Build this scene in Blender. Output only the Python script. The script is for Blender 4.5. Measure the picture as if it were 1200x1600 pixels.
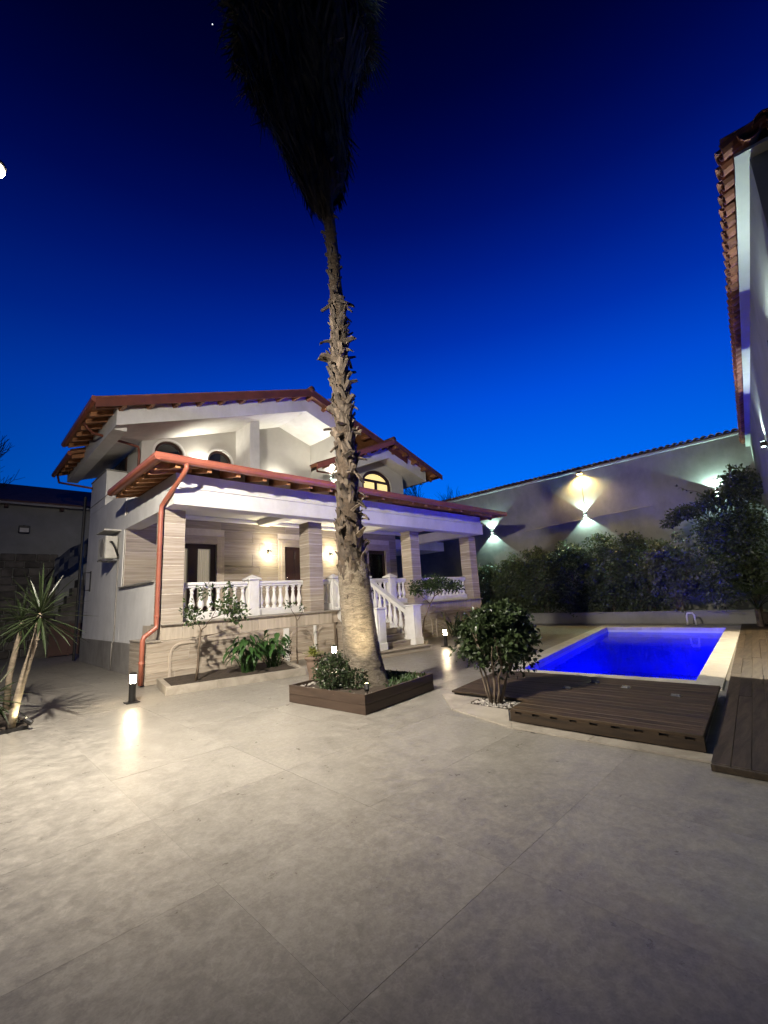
import bpy, math, random
from mathutils import Vector, Matrix, noise as mnoise

RND = random.Random(11)
scene = bpy.context.scene
COL = scene.collection
for o in list(bpy.data.objects):
    bpy.data.objects.remove(o, do_unlink=True)

# ------------------------------------------------------------------ camera, sky, exposure
YAW, PIT, ROL, FPX, CAMH = 0.784987709, 0.190379645, -0.0598824099, 680.0, 1.6


def cam_axes():
    fwd = Vector((math.cos(YAW), math.sin(YAW), 0))
    right = Vector((math.sin(YAW), -math.cos(YAW), 0))
    up = Vector((0, 0, 1))
    f2 = fwd * math.cos(PIT) + up * math.sin(PIT)
    u2 = -fwd * math.sin(PIT) + up * math.cos(PIT)
    r3 = right * math.cos(ROL) + u2 * math.sin(ROL)
    u3 = -right * math.sin(ROL) + u2 * math.cos(ROL)
    return r3, u3, f2


cd = bpy.data.cameras.new('camera')
cam = bpy.data.objects.new('camera', cd)
COL.objects.link(cam)
r3, u3, f3 = cam_axes()
cam.matrix_world = Matrix(((r3.x, u3.x, -f3.x, 0), (r3.y, u3.y, -f3.y, 0), (r3.z, u3.z, -f3.z, CAMH), (0, 0, 0, 1)))
cd.sensor_fit = 'HORIZONTAL'
cd.sensor_width = 36.0
cd.lens = FPX / 1200 * 36.0
cd.clip_start = 0.05
cd.clip_end = 2000
scene.camera = cam

scene.view_settings.view_transform = 'Standard'
scene.view_settings.look = 'None'
scene.view_settings.exposure = 0
scene.view_settings.gamma = 1
scene.view_settings.use_curve_mapping = False
scene.render.engine = 'CYCLES'
scene.cycles.use_denoising = True
scene.cycles.max_bounces = 6
scene.cycles.diffuse_bounces = 3
scene.cycles.glossy_bounces = 3
scene.cycles.transparent_max_bounces = 12
scene.cycles.sample_clamp_indirect = 4
scene.cycles.caustics_reflective = False
scene.cycles.caustics_refractive = False

world = bpy.data.worlds.new('World')
scene.world = world
world.use_nodes = True
nt = world.node_tree
nt.nodes.clear()
wo = nt.nodes.new('ShaderNodeOutputWorld')
bg = nt.nodes.new('ShaderNodeBackground')
tc = nt.nodes.new('ShaderNodeTexCoord')
sx = nt.nodes.new('ShaderNodeSeparateXYZ')
nt.links.new(tc.outputs['Generated'], sx.inputs[0])
rp = nt.nodes.new('ShaderNodeValToRGB')
el = rp.color_ramp.elements
SKY = [(0.0, (0.002, 0.21, 1.0)), (0.2, (0.0, 0.165, 0.93)), (0.40, (0.0, 0.082, 0.76)), (0.52, (0.0, 0.036, 0.50)),
       (0.615, (0.0, 0.0165, 0.32)), (0.69, (0.0, 0.0072, 0.19)), (0.755, (0.0, 0.0034, 0.11)), (0.81, (0.0, 0.0015, 0.06)),
       (0.86, (0.0, 0.0007, 0.034)), (1.0, (0.0003, 0.0004, 0.016))]
el[0].position, el[0].color = SKY[0][0], (*SKY[0][1], 1)
el[1].position, el[1].color = SKY[-1][0], (*SKY[-1][1], 1)
for p_, c_ in SKY[1:-1]:
    e = el.new(p_)
    e.color = (*c_, 1)
nt.links.new(sx.outputs['Z'], rp.inputs['Fac'])
dp = nt.nodes.new('ShaderNodeVectorMath')
dp.operation = 'DOT_PRODUCT'
SUNSET = math.radians(27)          # where the last light lies on the horizon, behind the far wall
dp.inputs[1].default_value = (math.cos(SUNSET), math.sin(SUNSET), 0)
nt.links.new(tc.outputs['Generated'], dp.inputs[0])


def wmath(op, a, b):
    n = nt.nodes.new('ShaderNodeMath')
    n.operation = op
    for i, v in enumerate((a, b)):
        if isinstance(v, (int, float)):
            n.inputs[i].default_value = v
        else:
            nt.links.new(v, n.inputs[i])
    return n.outputs[0]


h = wmath('MULTIPLY_ADD', dp.outputs['Value'], 0.5)
h.node.inputs[2].default_value = 0.5
h = wmath('POWER', h, 3.2)
h = wmath('MULTIPLY_ADD', h, 0.92)
h.node.inputs[2].default_value = 0.13
nt.links.new(rp.outputs['Color'], bg.inputs['Color'])
nt.links.new(h, bg.inputs['Strength'])
nt.links.new(bg.outputs[0], wo.inputs['Surface'])

# ------------------------------------------------------------------ helpers
ORI = {}


def tag(o, label=None, cat=None, group=None, kind=None):
    if label:
        o['label'] = label
    if cat:
        o['category'] = cat
    if group:
        o['group'] = group
    if kind:
        o['kind'] = kind
    return o


def thing(name, label, cat, loc=(0, 0, 0), group=None, kind=None, rotz=0.0):
    o = bpy.data.objects.new(name, None)
    o.empty_display_size = 0.1
    COL.objects.link(o)
    o.location = loc
    o.rotation_euler = (0, 0, rotz)
    ORI[o.name] = Vector(loc)
    return tag(o, label, cat, group, kind)


def origin(o):
    return ORI.get(o.name, Vector((0, 0, 0)))


class MB:
    def __init__(s):
        s.v, s.f, s.m = [], [], []

    def add(s, vs, fs, mi=0):
        k = len(s.v)
        s.v.extend([tuple(v) for v in vs])
        s.f.extend([tuple(i + k for i in f) for f in fs])
        s.m.extend([mi] * len(fs))
        return s

    def box(s, x0, x1, y0, y1, z0, z1, b=0.0, M=None, mi=0):
        if x1 < x0:
            x0, x1 = x1, x0
        if y1 < y0:
            y0, y1 = y1, y0
        if z1 < z0:
            z0, z1 = z1, z0
        if b <= 0:
            vs = [Vector(p) for p in ((x0, y0, z0), (x1, y0, z0), (x1, y1, z0), (x0, y1, z0), (x0, y0, z1), (x1, y0, z1), (x1, y1, z1), (x0, y1, z1))]
            fs = [(0, 3, 2, 1), (4, 5, 6, 7), (0, 1, 5, 4), (1, 2, 6, 5), (2, 3, 7, 6), (3, 0, 4, 7)]
        else:
            b = min(b, (x1 - x0) * .45, (y1 - y0) * .45, (z1 - z0) * .45)
            vs, ix = [], {}
            X, Y, Z = (x0, x1), (y0, y1), (z0, z1)
            sg = (1, -1)
            for i in (0, 1):
                for j in (0, 1):
                    for k in (0, 1):
                        for a in (0, 1, 2):
                            p = [X[i] + sg[i] * b, Y[j] + sg[j] * b, Z[k] + sg[k] * b]
                            p[a] = (X[i], Y[j], Z[k])[a]
                            ix[i, j, k, a] = len(vs)
                            vs.append(Vector(p))
            fs = []
            for a in (0, 1, 2):
                for sd in (0, 1):
                    o1, o2 = [q for q in (0, 1, 2) if q != a]
                    q = []
                    for (m, n) in ((0, 0), (1, 0), (1, 1), (0, 1)):
                        t = [0, 0, 0]
                        t[a], t[o1], t[o2] = sd, m, n
                        q.append(ix[t[0], t[1], t[2], a])
                    if (sd == 0) != (a == 1):
                        q.reverse()
                    fs.append(tuple(q))
            for a in (0, 1, 2):
                o1, o2 = [q for q in (0, 1, 2) if q != a]
                for m in (0, 1):
                    for n in (0, 1):
                        t0, t1 = [0, 0, 0], [0, 0, 0]
                        t0[o1] = t1[o1] = m
                        t0[o2] = t1[o2] = n
                        t0[a], t1[a] = 0, 1
                        q = [ix[t0[0], t0[1], t0[2], o1], ix[t1[0], t1[1], t1[2], o1], ix[t1[0], t1[1], t1[2], o2], ix[t0[0], t0[1], t0[2], o2]]
                        fs.append(tuple(q))
            for i in (0, 1):
                for j in (0, 1):
                    for k in (0, 1):
                        fs.append((ix[i, j, k, 0], ix[i, j, k, 1], ix[i, j, k, 2]))
        if M is not None:
            vs = [M @ v for v in vs]
        return s.add(vs, fs, mi)

    def obox(s, p, d, L, w, z0, z1, b=0.0, off=0.0, mi=0):
        """box starting at p (xy), running L along d (xy unit), w wide to the left of d from offset off"""
        a = math.atan2(d[1], d[0])
        M = Matrix.Translation((p[0], p[1], 0)) @ Matrix.Rotation(a, 4, 'Z')
        return s.box(0, L, off, off + w, z0, z1, b, M, mi)

    def prism(s, poly, z0, z1, mi=0):
        n = len(poly)
        ar = sum(poly[i][0] * poly[(i + 1) % n][1] - poly[(i + 1) % n][0] * poly[i][1] for i in range(n))
        if ar < 0:
            poly = poly[::-1]
        vs = [(p[0], p[1], z0) for p in poly] + [(p[0], p[1], z1) for p in poly]
        fs = [tuple(range(n - 1, -1, -1)), tuple(range(n, 2 * n))]
        fs += [(i, (i + 1) % n, n + (i + 1) % n, n + i) for i in range(n)]
        return s.add(vs, fs, mi)

    def xprism(s, poly, y0, y1, mi=0):
        """polygon in (x,z) extruded along y"""
        n = len(poly)
        ar = sum(poly[i][0] * poly[(i + 1) % n][1] - poly[(i + 1) % n][0] * poly[i][1] for i in range(n))
        if ar < 0:
            poly = poly[::-1]
        vs = [(p[0], y0, p[1]) for p in poly] + [(p[0], y1, p[1]) for p in poly]
        fs = [tuple(range(n)), tuple(range(2 * n - 1, n - 1, -1))]
        fs += [(i, n + i, n + (i + 1) % n, (i + 1) % n) for i in range(n)]
        return s.add(vs, fs, mi)

    def hexa(s, b4, t4, mi=0):
        """eight corners: bottom ring then top ring (any orientation)"""
        return s.add(list(b4) + list(t4), [(0, 3, 2, 1), (4, 5, 6, 7), (0, 1, 5, 4), (1, 2, 6, 5), (2, 3, 7, 6), (3, 0, 4, 7)], mi)

    def tube(s, pts, rad, seg=8, cap=True, mi=0):
        pts = [Vector(p) for p in pts]
        n = len(pts)
        if isinstance(rad, (int, float)):
            rad = [rad] * n
        k = len(s.v)
        ref = None
        for i, p in enumerate(pts):
            t = (pts[min(i + 1, n - 1)] - pts[max(i - 1, 0)])
            t = t.normalized() if t.length > 1e-9 else Vector((0, 0, 1))
            if ref is None:
                ref = Vector((1, 0, 0)) if abs(t.x) < .9 else Vector((0, 1, 0))
            u = (ref - t * ref.dot(t))
            u = u.normalized() if u.length > 1e-6 else t.orthogonal().normalized()
            ref = u
            w = t.cross(u)
            for j in range(seg):
                a = 2 * math.pi * j / seg
                s.v.append(tuple(p + (u * math.cos(a) + w * math.sin(a)) * rad[i]))
        for i in range(n - 1):
            for j in range(seg):
                j2 = (j + 1) % seg
                s.f.append((k + i * seg + j, k + i * seg + j2, k + (i + 1) * seg + j2, k + (i + 1) * seg + j))
                s.m.append(mi)
        if cap:
            s.f.append(tuple(k + j for j in range(seg - 1, -1, -1)))
            s.f.append(tuple(k + (n - 1) * seg + j for j in range(seg)))
            s.m += [mi, mi]
        return s

    def lathe(s, prof, c=(0, 0, 0), seg=14, mi=0):
        k = len(s.v)
        n = len(prof)
        for (r, z) in prof:
            for j in range(seg):
                a = 2 * math.pi * j / seg
                s.v.append((c[0] + r * math.cos(a), c[1] + r * math.sin(a), c[2] + z))
        for i in range(n - 1):
            for j in range(seg):
                j2 = (j + 1) % seg
                s.f.append((k + i * seg + j, k + i * seg + j2, k + (i + 1) * seg + j2, k + (i + 1) * seg + j))
                s.m.append(mi)
        s.f.append(tuple(k + j for j in range(seg - 1, -1, -1)))
        s.f.append(tuple(k + (n - 1) * seg + j for j in range(seg)))
        s.m += [mi, mi]
        return s

    def quad(s, a, b, c, d, mi=0):
        return s.add([a, b, c, d], [(0, 1, 2, 3)], mi)

    def mesh(s, name, mats, off=None, smooth=False):
        me = bpy.data.meshes.new(name)
        vs = s.v
        if off is not None:
            vs = [(x - off.x, y - off.y, z - off.z) for (x, y, z) in vs]
        me.from_pydata(vs, [], s.f)
        if not isinstance(mats, (list, tuple)):
            mats = [mats]
        for m in mats:
            me.materials.append(m)
        if len(mats) > 1:
            me.polygons.foreach_set('material_index', s.m)
        if smooth:
            me.polygons.foreach_set('use_smooth', [True] * len(me.polygons))
        me.update()
        return me

    def build(s, name, mats, parent=None, local=False, smooth=False, label=None, cat=None, group=None, kind=None):
        off = origin(parent) if (parent is not None and not local) else None
        o = bpy.data.objects.new(name, s.mesh(name, mats, off, smooth))
        COL.objects.link(o)
        if parent is not None:
            o.parent = parent
            ORI[o.name] = origin(parent)
        return tag(o, label, cat, group, kind)


def piece(name, me, parent, loc, rot=None, scale=None):
    """one more object sharing mesh me, at world location loc"""
    o = bpy.data.objects.new(name, me)
    COL.objects.link(o)
    o.parent = parent
    o.location = Vector(loc) - origin(parent)
    if rot is not None:
        o.rotation_euler = rot
    if scale is not None:
        o.scale = scale
    ORI[o.name] = Vector(loc)
    return o


def copy_tree(o, parent=None):
    c = o.copy()
    COL.objects.link(c)
    if parent is not None:
        c.parent = parent
    for ch in list(o.children):
        copy_tree(ch, c)
    return c


def light(name, kind, loc, power, color=(1, 1, 1), aim=None, size=1.0, blend=0.3, radius=0.03, parent=None):
    d = bpy.data.lights.new(name, kind)
    d.energy = power
    d.color = color
    if kind == 'SPOT':
        d.spot_size = size
        d.spot_blend = blend
        d.shadow_soft_size = radius
    elif kind == 'POINT':
        d.shadow_soft_size = radius
    o = bpy.data.objects.new(name, d)
    COL.objects.link(o)
    o.location = loc
    if aim is not None:
        o.rotation_euler = (Vector(aim) - Vector(loc)).to_track_quat('-Z', 'Y').to_euler()
    return o


# ------------------------------------------------------------------ materials
def nmat(name):
    m = bpy.data.materials.new(name)
    m.use_nodes = True
    t = m.node_tree
    b = t.nodes['Principled BSDF']
    return m, t, b


def pm(name, c1, c2=None, scale=3.0, rough=0.6, bump=0.15, stretch=(1, 1, 1), detail=6, metal=0.0, spec=0.4, lo=0.35, hi=0.65,
       objrand=0.0, fine=40.0, dist=0.01, island=0.0, distort=0.0, stain=0.0, rvar=0.12, coat=0.0, fine_stretch=None, nrough=0.62):
    m, t, b = nmat(name)
    N, L = t.nodes, t.links
    g = N.new('ShaderNodeNewGeometry')
    mp = N.new('ShaderNodeMapping')
    L.new(g.outputs['Position'], mp.inputs['Vector'])
    mp.inputs['Scale'].default_value = stretch
    oi = N.new('ShaderNodeObjectInfo')
    if objrand > 0:
        mu = N.new('ShaderNodeVectorMath')
        mu.operation = 'SCALE'
        cv = N.new('ShaderNodeCombineXYZ')
        for i in range(3):
            L.new(oi.outputs['Random'], cv.inputs[i])
        L.new(cv.outputs[0], mu.inputs[0])
        mu.inputs['Scale'].default_value = 37.0
        L.new(mu.outputs[0], mp.inputs['Location'])
    n1 = N.new('ShaderNodeTexNoise')
    n1.inputs['Scale'].default_value = scale
    n1.inputs['Detail'].default_value = detail
    n1.inputs['Roughness'].default_value = nrough
    n1.inputs['Distortion'].default_value = distort
    L.new(mp.outputs[0], n1.inputs['Vector'])
    r = N.new('ShaderNodeValToRGB')
    r.color_ramp.elements[0].position = lo
    r.color_ramp.elements[1].position = hi
    c2 = c2 or tuple(c * 0.8 for c in c1)
    r.color_ramp.elements[0].color = (*c1, 1)
    r.color_ramp.elements[1].color = (*c2, 1)
    L.new(n1.outputs['Fac'], r.inputs['Fac'])
    col = r.outputs['Color']
    if objrand > 0 or island > 0:
        hsv = N.new('ShaderNodeHueSaturation')
        mr = N.new('ShaderNodeMapRange')
        a = max(objrand, island)
        mr.inputs['To Min'].default_value = 1 - a
        mr.inputs['To Max'].default_value = 1 + a
        L.new(g.outputs['Random Per Island'] if island > 0 else oi.outputs['Random'], mr.inputs['Value'])
        L.new(mr.outputs[0], hsv.inputs['Value'])
        L.new(col, hsv.inputs['Color'])
        col = hsv.outputs['Color']
    if stain > 0:
        n3 = N.new('ShaderNodeTexNoise')
        n3.inputs['Scale'].default_value = scale * 0.23 + 0.2
        n3.inputs['Detail'].default_value = 8
        n3.inputs['Roughness'].default_value = 0.7
        L.new(g.outputs['Position'], n3.inputs['Vector'])
        r3_ = N.new('ShaderNodeMapRange')
        r3_.inputs['From Min'].default_value = 0.42
        r3_.inputs['From Max'].default_value = 0.72
        r3_.inputs['To Min'].default_value = 1.0
        r3_.inputs['To Max'].default_value = 1.0 - stain
        L.new(n3.outputs['Fac'], r3_.inputs['Value'])
        mx = N.new('ShaderNodeVectorMath')
        mx.operation = 'SCALE'
        L.new(col, mx.inputs[0])
        L.new(r3_.outputs[0], mx.inputs['Scale'])
        col = mx.outputs[0]
    L.new(col, b.inputs['Base Color'])
    n2 = N.new('ShaderNodeTexNoise')
    n2.inputs['Scale'].default_value = fine
    n2.inputs['Detail'].default_value = 5
    if fine_stretch:
        mp2 = N.new('ShaderNodeMapping')
        mp2.inputs['Scale'].default_value = fine_stretch
        L.new(g.outputs['Position'], mp2.inputs['Vector'])
        L.new(mp2.outputs[0], n2.inputs['Vector'])
    else:
        L.new(mp.outputs[0], n2.inputs['Vector'])
    rr = N.new('ShaderNodeMapRange')
    rr.inputs['To Min'].default_value = max(0.02, rough - rvar)
    rr.inputs['To Max'].default_value = min(1, rough + rvar)
    L.new(n1.outputs['Fac'], rr.inputs['Value'])
    L.new(rr.outputs[0], b.inputs['Roughness'])
    if bump > 0:
        ad = N.new('ShaderNodeMath')
        ad.operation = 'MULTIPLY_ADD'
        L.new(n2.outputs['Fac'], ad.inputs[0])
        ad.inputs[1].default_value = 0.5
        L.new(n1.outputs['Fac'], ad.inputs[2])
        bp = N.new('ShaderNodeBump')
        bp.inputs['Strength'].default_value = bump
        bp.inputs['Distance'].default_value = dist
        L.new(ad.outputs[0], bp.inputs['Height'])
        L.new(bp.outputs[0], b.inputs['Normal'])
    b.inputs['Metallic'].default_value = metal
    b.inputs['Specular IOR Level'].default_value = spec
    if coat > 0:
        b.inputs['Coat Weight'].default_value = coat
        b.inputs['Coat Roughness'].default_value = 0.15
    return m


def emat(name, col, strength):
    m, t, b = nmat(name)
    b.inputs['Base Color'].default_value = (*[min(1, c) for c in col], 1)
    b.inputs['Emission Color'].default_value = (*col, 1)
    b.inputs['Emission Strength'].default_value = strength
    return m


def leafmat(name, c1, c2, rough=0.42, island=0.35, spec=0.45):
    m = pm(name, c1, c2, scale=1.2, rough=rough, bump=0.0, island=island, spec=spec, detail=3)
    t = m.node_tree
    b = t.nodes['Principled BSDF']
    tr = t.nodes.new('ShaderNodeBsdfTranslucent')
    mix = t.nodes.new('ShaderNodeMixShader')
    mix.inputs[0].default_value = 0.22
    src = b.inputs['Base Color'].links[0].from_socket
    t.links.new(src, tr.inputs['Color'])
    out = t.nodes['Material Output']
    t.links.new(b.outputs[0], mix.inputs[1])
    t.links.new(tr.outputs[0], mix.inputs[2])
    t.links.new(mix.outputs[0], out.inputs['Surface'])
    return m


M = {}
M['white'] = pm('white_paint', (0.82, 0.81, 0.78), (0.73, 0.72, 0.68), 1.6, 0.75, 0.16, fine=70, stain=0.20, nrough=.7, stretch=(1, 1, .45), spec=0.25)
M['rail_white'] = pm('baluster_white', (0.84, 0.83, 0.80), (0.75, 0.73, 0.69), 4.0, 0.6, 0.12, fine=60, stain=0.12, spec=0.3)
M['ceiling'] = pm('porch_ceiling_white', (0.82, 0.81, 0.80), (0.77, 0.76, 0.75), 0.8, 0.55, 0.05, fine=20, spec=0.3)
M['trav'] = pm('travertine', (0.50, 0.44, 0.36), (0.27, 0.218, 0.165), 1.35, 0.45, 0.25, stretch=(0.6, 0.6, 15.0), lo=0.32, hi=0.66, nrough=.70, objrand=0.10, distort=0.6, fine=14, dist=0.004, spec=0.35)
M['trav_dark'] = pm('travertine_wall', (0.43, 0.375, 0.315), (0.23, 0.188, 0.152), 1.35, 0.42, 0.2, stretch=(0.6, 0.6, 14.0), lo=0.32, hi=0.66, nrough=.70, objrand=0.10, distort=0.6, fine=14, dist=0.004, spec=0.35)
M['trav_up'] = pm('travertine_upright', (0.55, 0.485, 0.395), (0.39, 0.33, 0.26), 1.3, 0.45, 0.12, stretch=(9, 9, 0.7), lo=0.3, hi=0.68, objrand=0.10, distort=0.5, fine=14, dist=0.004, spec=0.35)
M['trim'] = pm('stone_trim', (0.52, 0.45, 0.37), (0.42, 0.35, 0.28), 3, 0.45, 0.1, stretch=(1, 1, 4), fine=30)
M['floor'] = pm('floor_stoneware', (0.33, 0.30, 0.252), (0.158, 0.141, 0.116), 3.4, 0.36, 0.45, stretch=(1.0, 1.35, 1), detail=14, lo=0.36, hi=0.66, objrand=0.025, distort=0.35, fine=26, dist=0.006, stain=0.28, spec=0.42, rvar=0.2, nrough=0.74)


def floormat():
    m, t, b = nmat('floor_stoneware')
    N, L = t.nodes, t.links
    g = N.new('ShaderNodeNewGeometry')
    oi = N.new('ShaderNodeObjectInfo')
    mp = N.new('ShaderNodeMapping')
    cv = N.new('ShaderNodeCombineXYZ')
    L.new(g.outputs['Position'], mp.inputs['Vector'])
    mu = N.new('ShaderNodeMath')
    mu.operation = 'MULTIPLY'
    mu.inputs[1].default_value = 41.0
    L.new(oi.outputs['Random'], mu.inputs[0])
    L.new(mu.outputs[0], cv.inputs[0])
    L.new(mu.outputs[0], cv.inputs[1])
    L.new(cv.outputs[0], mp.inputs['Location'])

    def noise(scale, detail, rough, dist=0.0):
        n = N.new('ShaderNodeTexNoise')
        n.inputs['Scale'].default_value = scale
        n.inputs['Detail'].default_value = detail
        n.inputs['Roughness'].default_value = rough
        n.inputs['Distortion'].default_value = dist
        L.new(mp.outputs[0], n.inputs['Vector'])
        return n.outputs['Fac']

    def mrange(v, a, c, lo_, hi_):
        r_ = N.new('ShaderNodeMapRange')
        r_.interpolation_type = 'SMOOTHSTEP'
        r_.inputs['From Min'].default_value = a
        r_.inputs['From Max'].default_value = c
        r_.inputs['To Min'].default_value = lo_
        r_.inputs['To Max'].default_value = hi_
        L.new(v, r_.inputs['Value'])
        return r_.outputs[0]

    def mth(op, a, c):
        n = N.new('ShaderNodeMath')
        n.operation = op
        for i_, v in enumerate((a, c)):
            if isinstance(v, (int, float)):
                n.inputs[i_].default_value = v
            else:
                L.new(v, n.inputs[i_])
        return n.outputs[0]
    big, mid, small, tiny = noise(1.3, 6, .6, .4), noise(5.5, 12, .72, .3), noise(19, 8, .7), noise(75, 4, .6)
    vein = mth('ABSOLUTE', mth('SUBTRACT', noise(2.6, 8, .62, 1.4), .5), 0)
    v = mth('ADD', mrange(big, .35, .68, -.045, .045), mrange(mid, .38, .64, -.078, .078))
    v = mth('ADD', v, mrange(small, .40, .64, -.07, .07))
    v = mth('ADD', v, mrange(tiny, .40, .70, .03, -.05))
    v = mth('ADD', v, mrange(vein, .0, .018, .09, 0.0))
    v = mth('ADD', v, mth('MULTIPLY', oi.outputs['Random'], .10))
    v = mth('ADD', v, .45)
    cr = N.new('ShaderNodeValToRGB')
    e0, e1 = cr.color_ramp.elements
    e0.position, e0.color = .12, (0.100, 0.091, 0.077, 1)
    e1.position, e1.color = .88, (0.340, 0.317, 0.276, 1)
    L.new(v, cr.inputs['Fac'])
    L.new(cr.outputs['Color'], b.inputs['Base Color'])
    L.new(mrange(mid, .3, .7, .26, .52), b.inputs['Roughness'])
    bp = N.new('ShaderNodeBump')
    bp.inputs['Strength'].default_value = .5
    bp.inputs['Distance'].default_value = .006
    hh = mth('ADD', mth('MULTIPLY', mid, .9), mth('MULTIPLY', small, .5))
    hh = mth('ADD', hh, mth('MULTIPLY', tiny, .12))
    L.new(hh, bp.inputs['Height'])
    L.new(bp.outputs[0], b.inputs['Normal'])
    b.inputs['Specular IOR Level'].default_value = .45
    return m


M['floor'] = floormat()
M['grout'] = pm('grout', (0.34, 0.32, 0.28), (0.26, 0.245, 0.21), 6, 0.85, 0.2)
M['joint'] = pm('pale_joint', (0.72, 0.66, 0.57), (0.62, 0.56, 0.48), 6, 0.85, 0.1)
M['marble'] = pm('marble_kerb', (0.40, 0.36, 0.30), (0.27, 0.24, 0.195), 2.4, 0.38, 0.1, detail=8, distort=1.0, objrand=0.07, fine=25, stain=0.12)
M['coping'] = pm('coping_stone', (0.62, 0.59, 0.52), (0.47, 0.435, 0.37), 2.2, 0.42, 0.12, detail=8, distort=0.8, objrand=0.08, fine=25, stain=0.15)
M['roofwood'] = pm('roof_timber', (0.36, 0.165, 0.072), (0.22, 0.093, 0.04), 3.0, 0.55, 0.25, stretch=(1.5, 1.5, 1.5), objrand=0.16, distort=1.2, fine=30)
M['rafterwood'] = pm('rafter_timber', (0.52, 0.26, 0.115), (0.34, 0.155, 0.068), 3.0, 0.55, 0.25, objrand=0.2, distort=1.2, fine=30)
M['gutter'] = pm('copper_red_gutter', (0.40, 0.135, 0.085), (0.33, 0.105, 0.065), 2.4, 0.36, 0.08, fine=40, spec=0.5, rvar=0.14, stain=.3, nrough=.7)
M['fascia'] = pm('verge_board', (0.20, 0.066, 0.04), (0.13, 0.045, 0.03), 3, 0.5, 0.2, objrand=0.12)
M['tile'] = pm('roof_tile', (0.30, 0.115, 0.07), (0.18, 0.068, 0.042), 5, 0.7, 0.25, objrand=0.30, fine=60, stain=0.25)
M['tile_dark'] = pm('old_roof_tile', (0.17, 0.085, 0.06), (0.10, 0.055, 0.04), 5, 0.8, 0.25, objrand=0.30, fine=60, stain=0.3)
M['darkwood'] = pm('dark_joinery', (0.05, 0.022, 0.016), (0.03, 0.014, 0.01), 4, 0.35, 0.1, stretch=(1, 1, .3), fine=50)
M['greyplaster'] = pm('grey_plaster', (0.29, 0.282, 0.265), (0.235, 0.228, 0.215), 0.9, 0.85, 0.5, fine=45, stain=0.38, spec=0.2, nrough=.72, stretch=(1, 1, .5))
M['towerplaster'] = pm('tower_plaster', (0.27, 0.27, 0.258), (0.22, 0.22, 0.208), 0.9, 0.85, 0.35, fine=50, stain=0.28, spec=0.2)
M['soffit'] = pm('soffit_plaster', (0.43, 0.44, 0.42), (0.36, 0.37, 0.35), 0.9, 0.8, 0.1, fine=60, stain=0.12, spec=0.2)
M['loggiawall'] = pm('upper_wall_plaster', (0.60, 0.58, 0.53), (0.53, 0.51, 0.465), 0.9, 0.8, 0.12, fine=80, stain=0.10, spec=0.2)
M['plinth'] = pm('plinth_tile', (0.33, 0.31, 0.28), (0.24, 0.225, 0.20), 1.6, 0.5, 0.15, fine=30, stain=0.2, objrand=.06)
M['deck'] = pm('deck_plank', (0.062, 0.038, 0.018), (0.021, 0.013, 0.0065), 2.2, 0.62, 0.45, stretch=(7, 0.8, 7), objrand=0.28, distort=0.8, fine=20, dist=0.006, stain=0.3)
M['deckx'] = pm('deck_plank_long', (0.062, 0.043, 0.024), (0.026, 0.0175, 0.0095), 2.2, 0.6, 0.45, stretch=(0.8, 7, 7), objrand=0.28, distort=0.8, fine=20, dist=0.006, stain=0.35)
M['boxwood'] = pm('planter_board', (0.068, 0.045, 0.031), (0.045, 0.029, 0.02), 1.6, 0.5, 0.2, stretch=(1, 1, 7), objrand=0.12, distort=0.5, fine=30)
M['black'] = pm('black_metal', (0.02, 0.019, 0.018), (0.014, 0.013, 0.012), 8, 0.4, 0.05, fine=120)
M['steel'] = pm('stainless', (0.6, 0.6, 0.6), (0.5, 0.5, 0.5), 8, 0.22, 0.02, metal=1.0)
M['cream'] = pm('ac_casing', (0.62, 0.60, 0.54), (0.52, 0.50, 0.44), 5, 0.5, 0.08, stain=0.2)
M['soil'] = pm('soil', (0.06, 0.045, 0.032), (0.03, 0.022, 0.016), 14, 0.95, 0.9, fine=60, dist=0.02)
M['pebble'] = pm('pebble', (0.42, 0.39, 0.34), (0.22, 0.20, 0.175), 9, 0.6, 0.2, island=0.45, fine=60)
M['bark'] = pm('bark', (0.16, 0.12, 0.085), (0.08, 0.06, 0.042), 9, 0.85, 0.8, stretch=(2, 2, .6), fine=40, dist=0.01)
M['palmbark'] = pm('palm_trunk', (0.31, 0.265, 0.20), (0.10, 0.08, 0.058), 5.5, 0.9, 1.0, stretch=(1.3, 1.3, 4.2), lo=.32, hi=.66, fine=30, dist=0.045, distort=1.2, stain=0.35, nrough=0.72)
M['boot'] = pm('palm_leaf_base', (0.115, 0.088, 0.064), (0.018, 0.013, 0.0095), 7, 0.85, 0.8, stretch=(1.5, 1.5, 1), objrand=0.5, fine=30, dist=0.015, lo=.3, hi=.7)
M['fibre'] = pm('palm_fibre', (0.085, 0.06, 0.038), (0.03, 0.02, 0.013), 6, 0.95, 1.0, stretch=(1.5, 1.5, 4), fine=30, dist=0.03, lo=.3, hi=.7)
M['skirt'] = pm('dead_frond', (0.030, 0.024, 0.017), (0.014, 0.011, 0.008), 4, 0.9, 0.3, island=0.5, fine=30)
M['frond'] = leafmat('palm_frond', (0.035, 0.055, 0.02), (0.025, 0.038, 0.016))
M['hedge'] = leafmat('hedge_leaf', (0.080, 0.10, 0.042), (0.045, 0.064, 0.025), rough=0.38, island=0.5)
M['pale_leaf'] = leafmat('pale_leaf', (0.12, 0.13, 0.07), (0.07, 0.08, 0.04), rough=0.38, island=0.5)
M['bushleaf'] = leafmat('bush_leaf', (0.045, 0.068, 0.024), (0.026, 0.042, 0.015), rough=0.35, island=0.45)
M['citrus'] = leafmat('citrus_leaf', (0.06, 0.095, 0.03), (0.035, 0.06, 0.018), rough=0.33, island=0.45)
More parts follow.
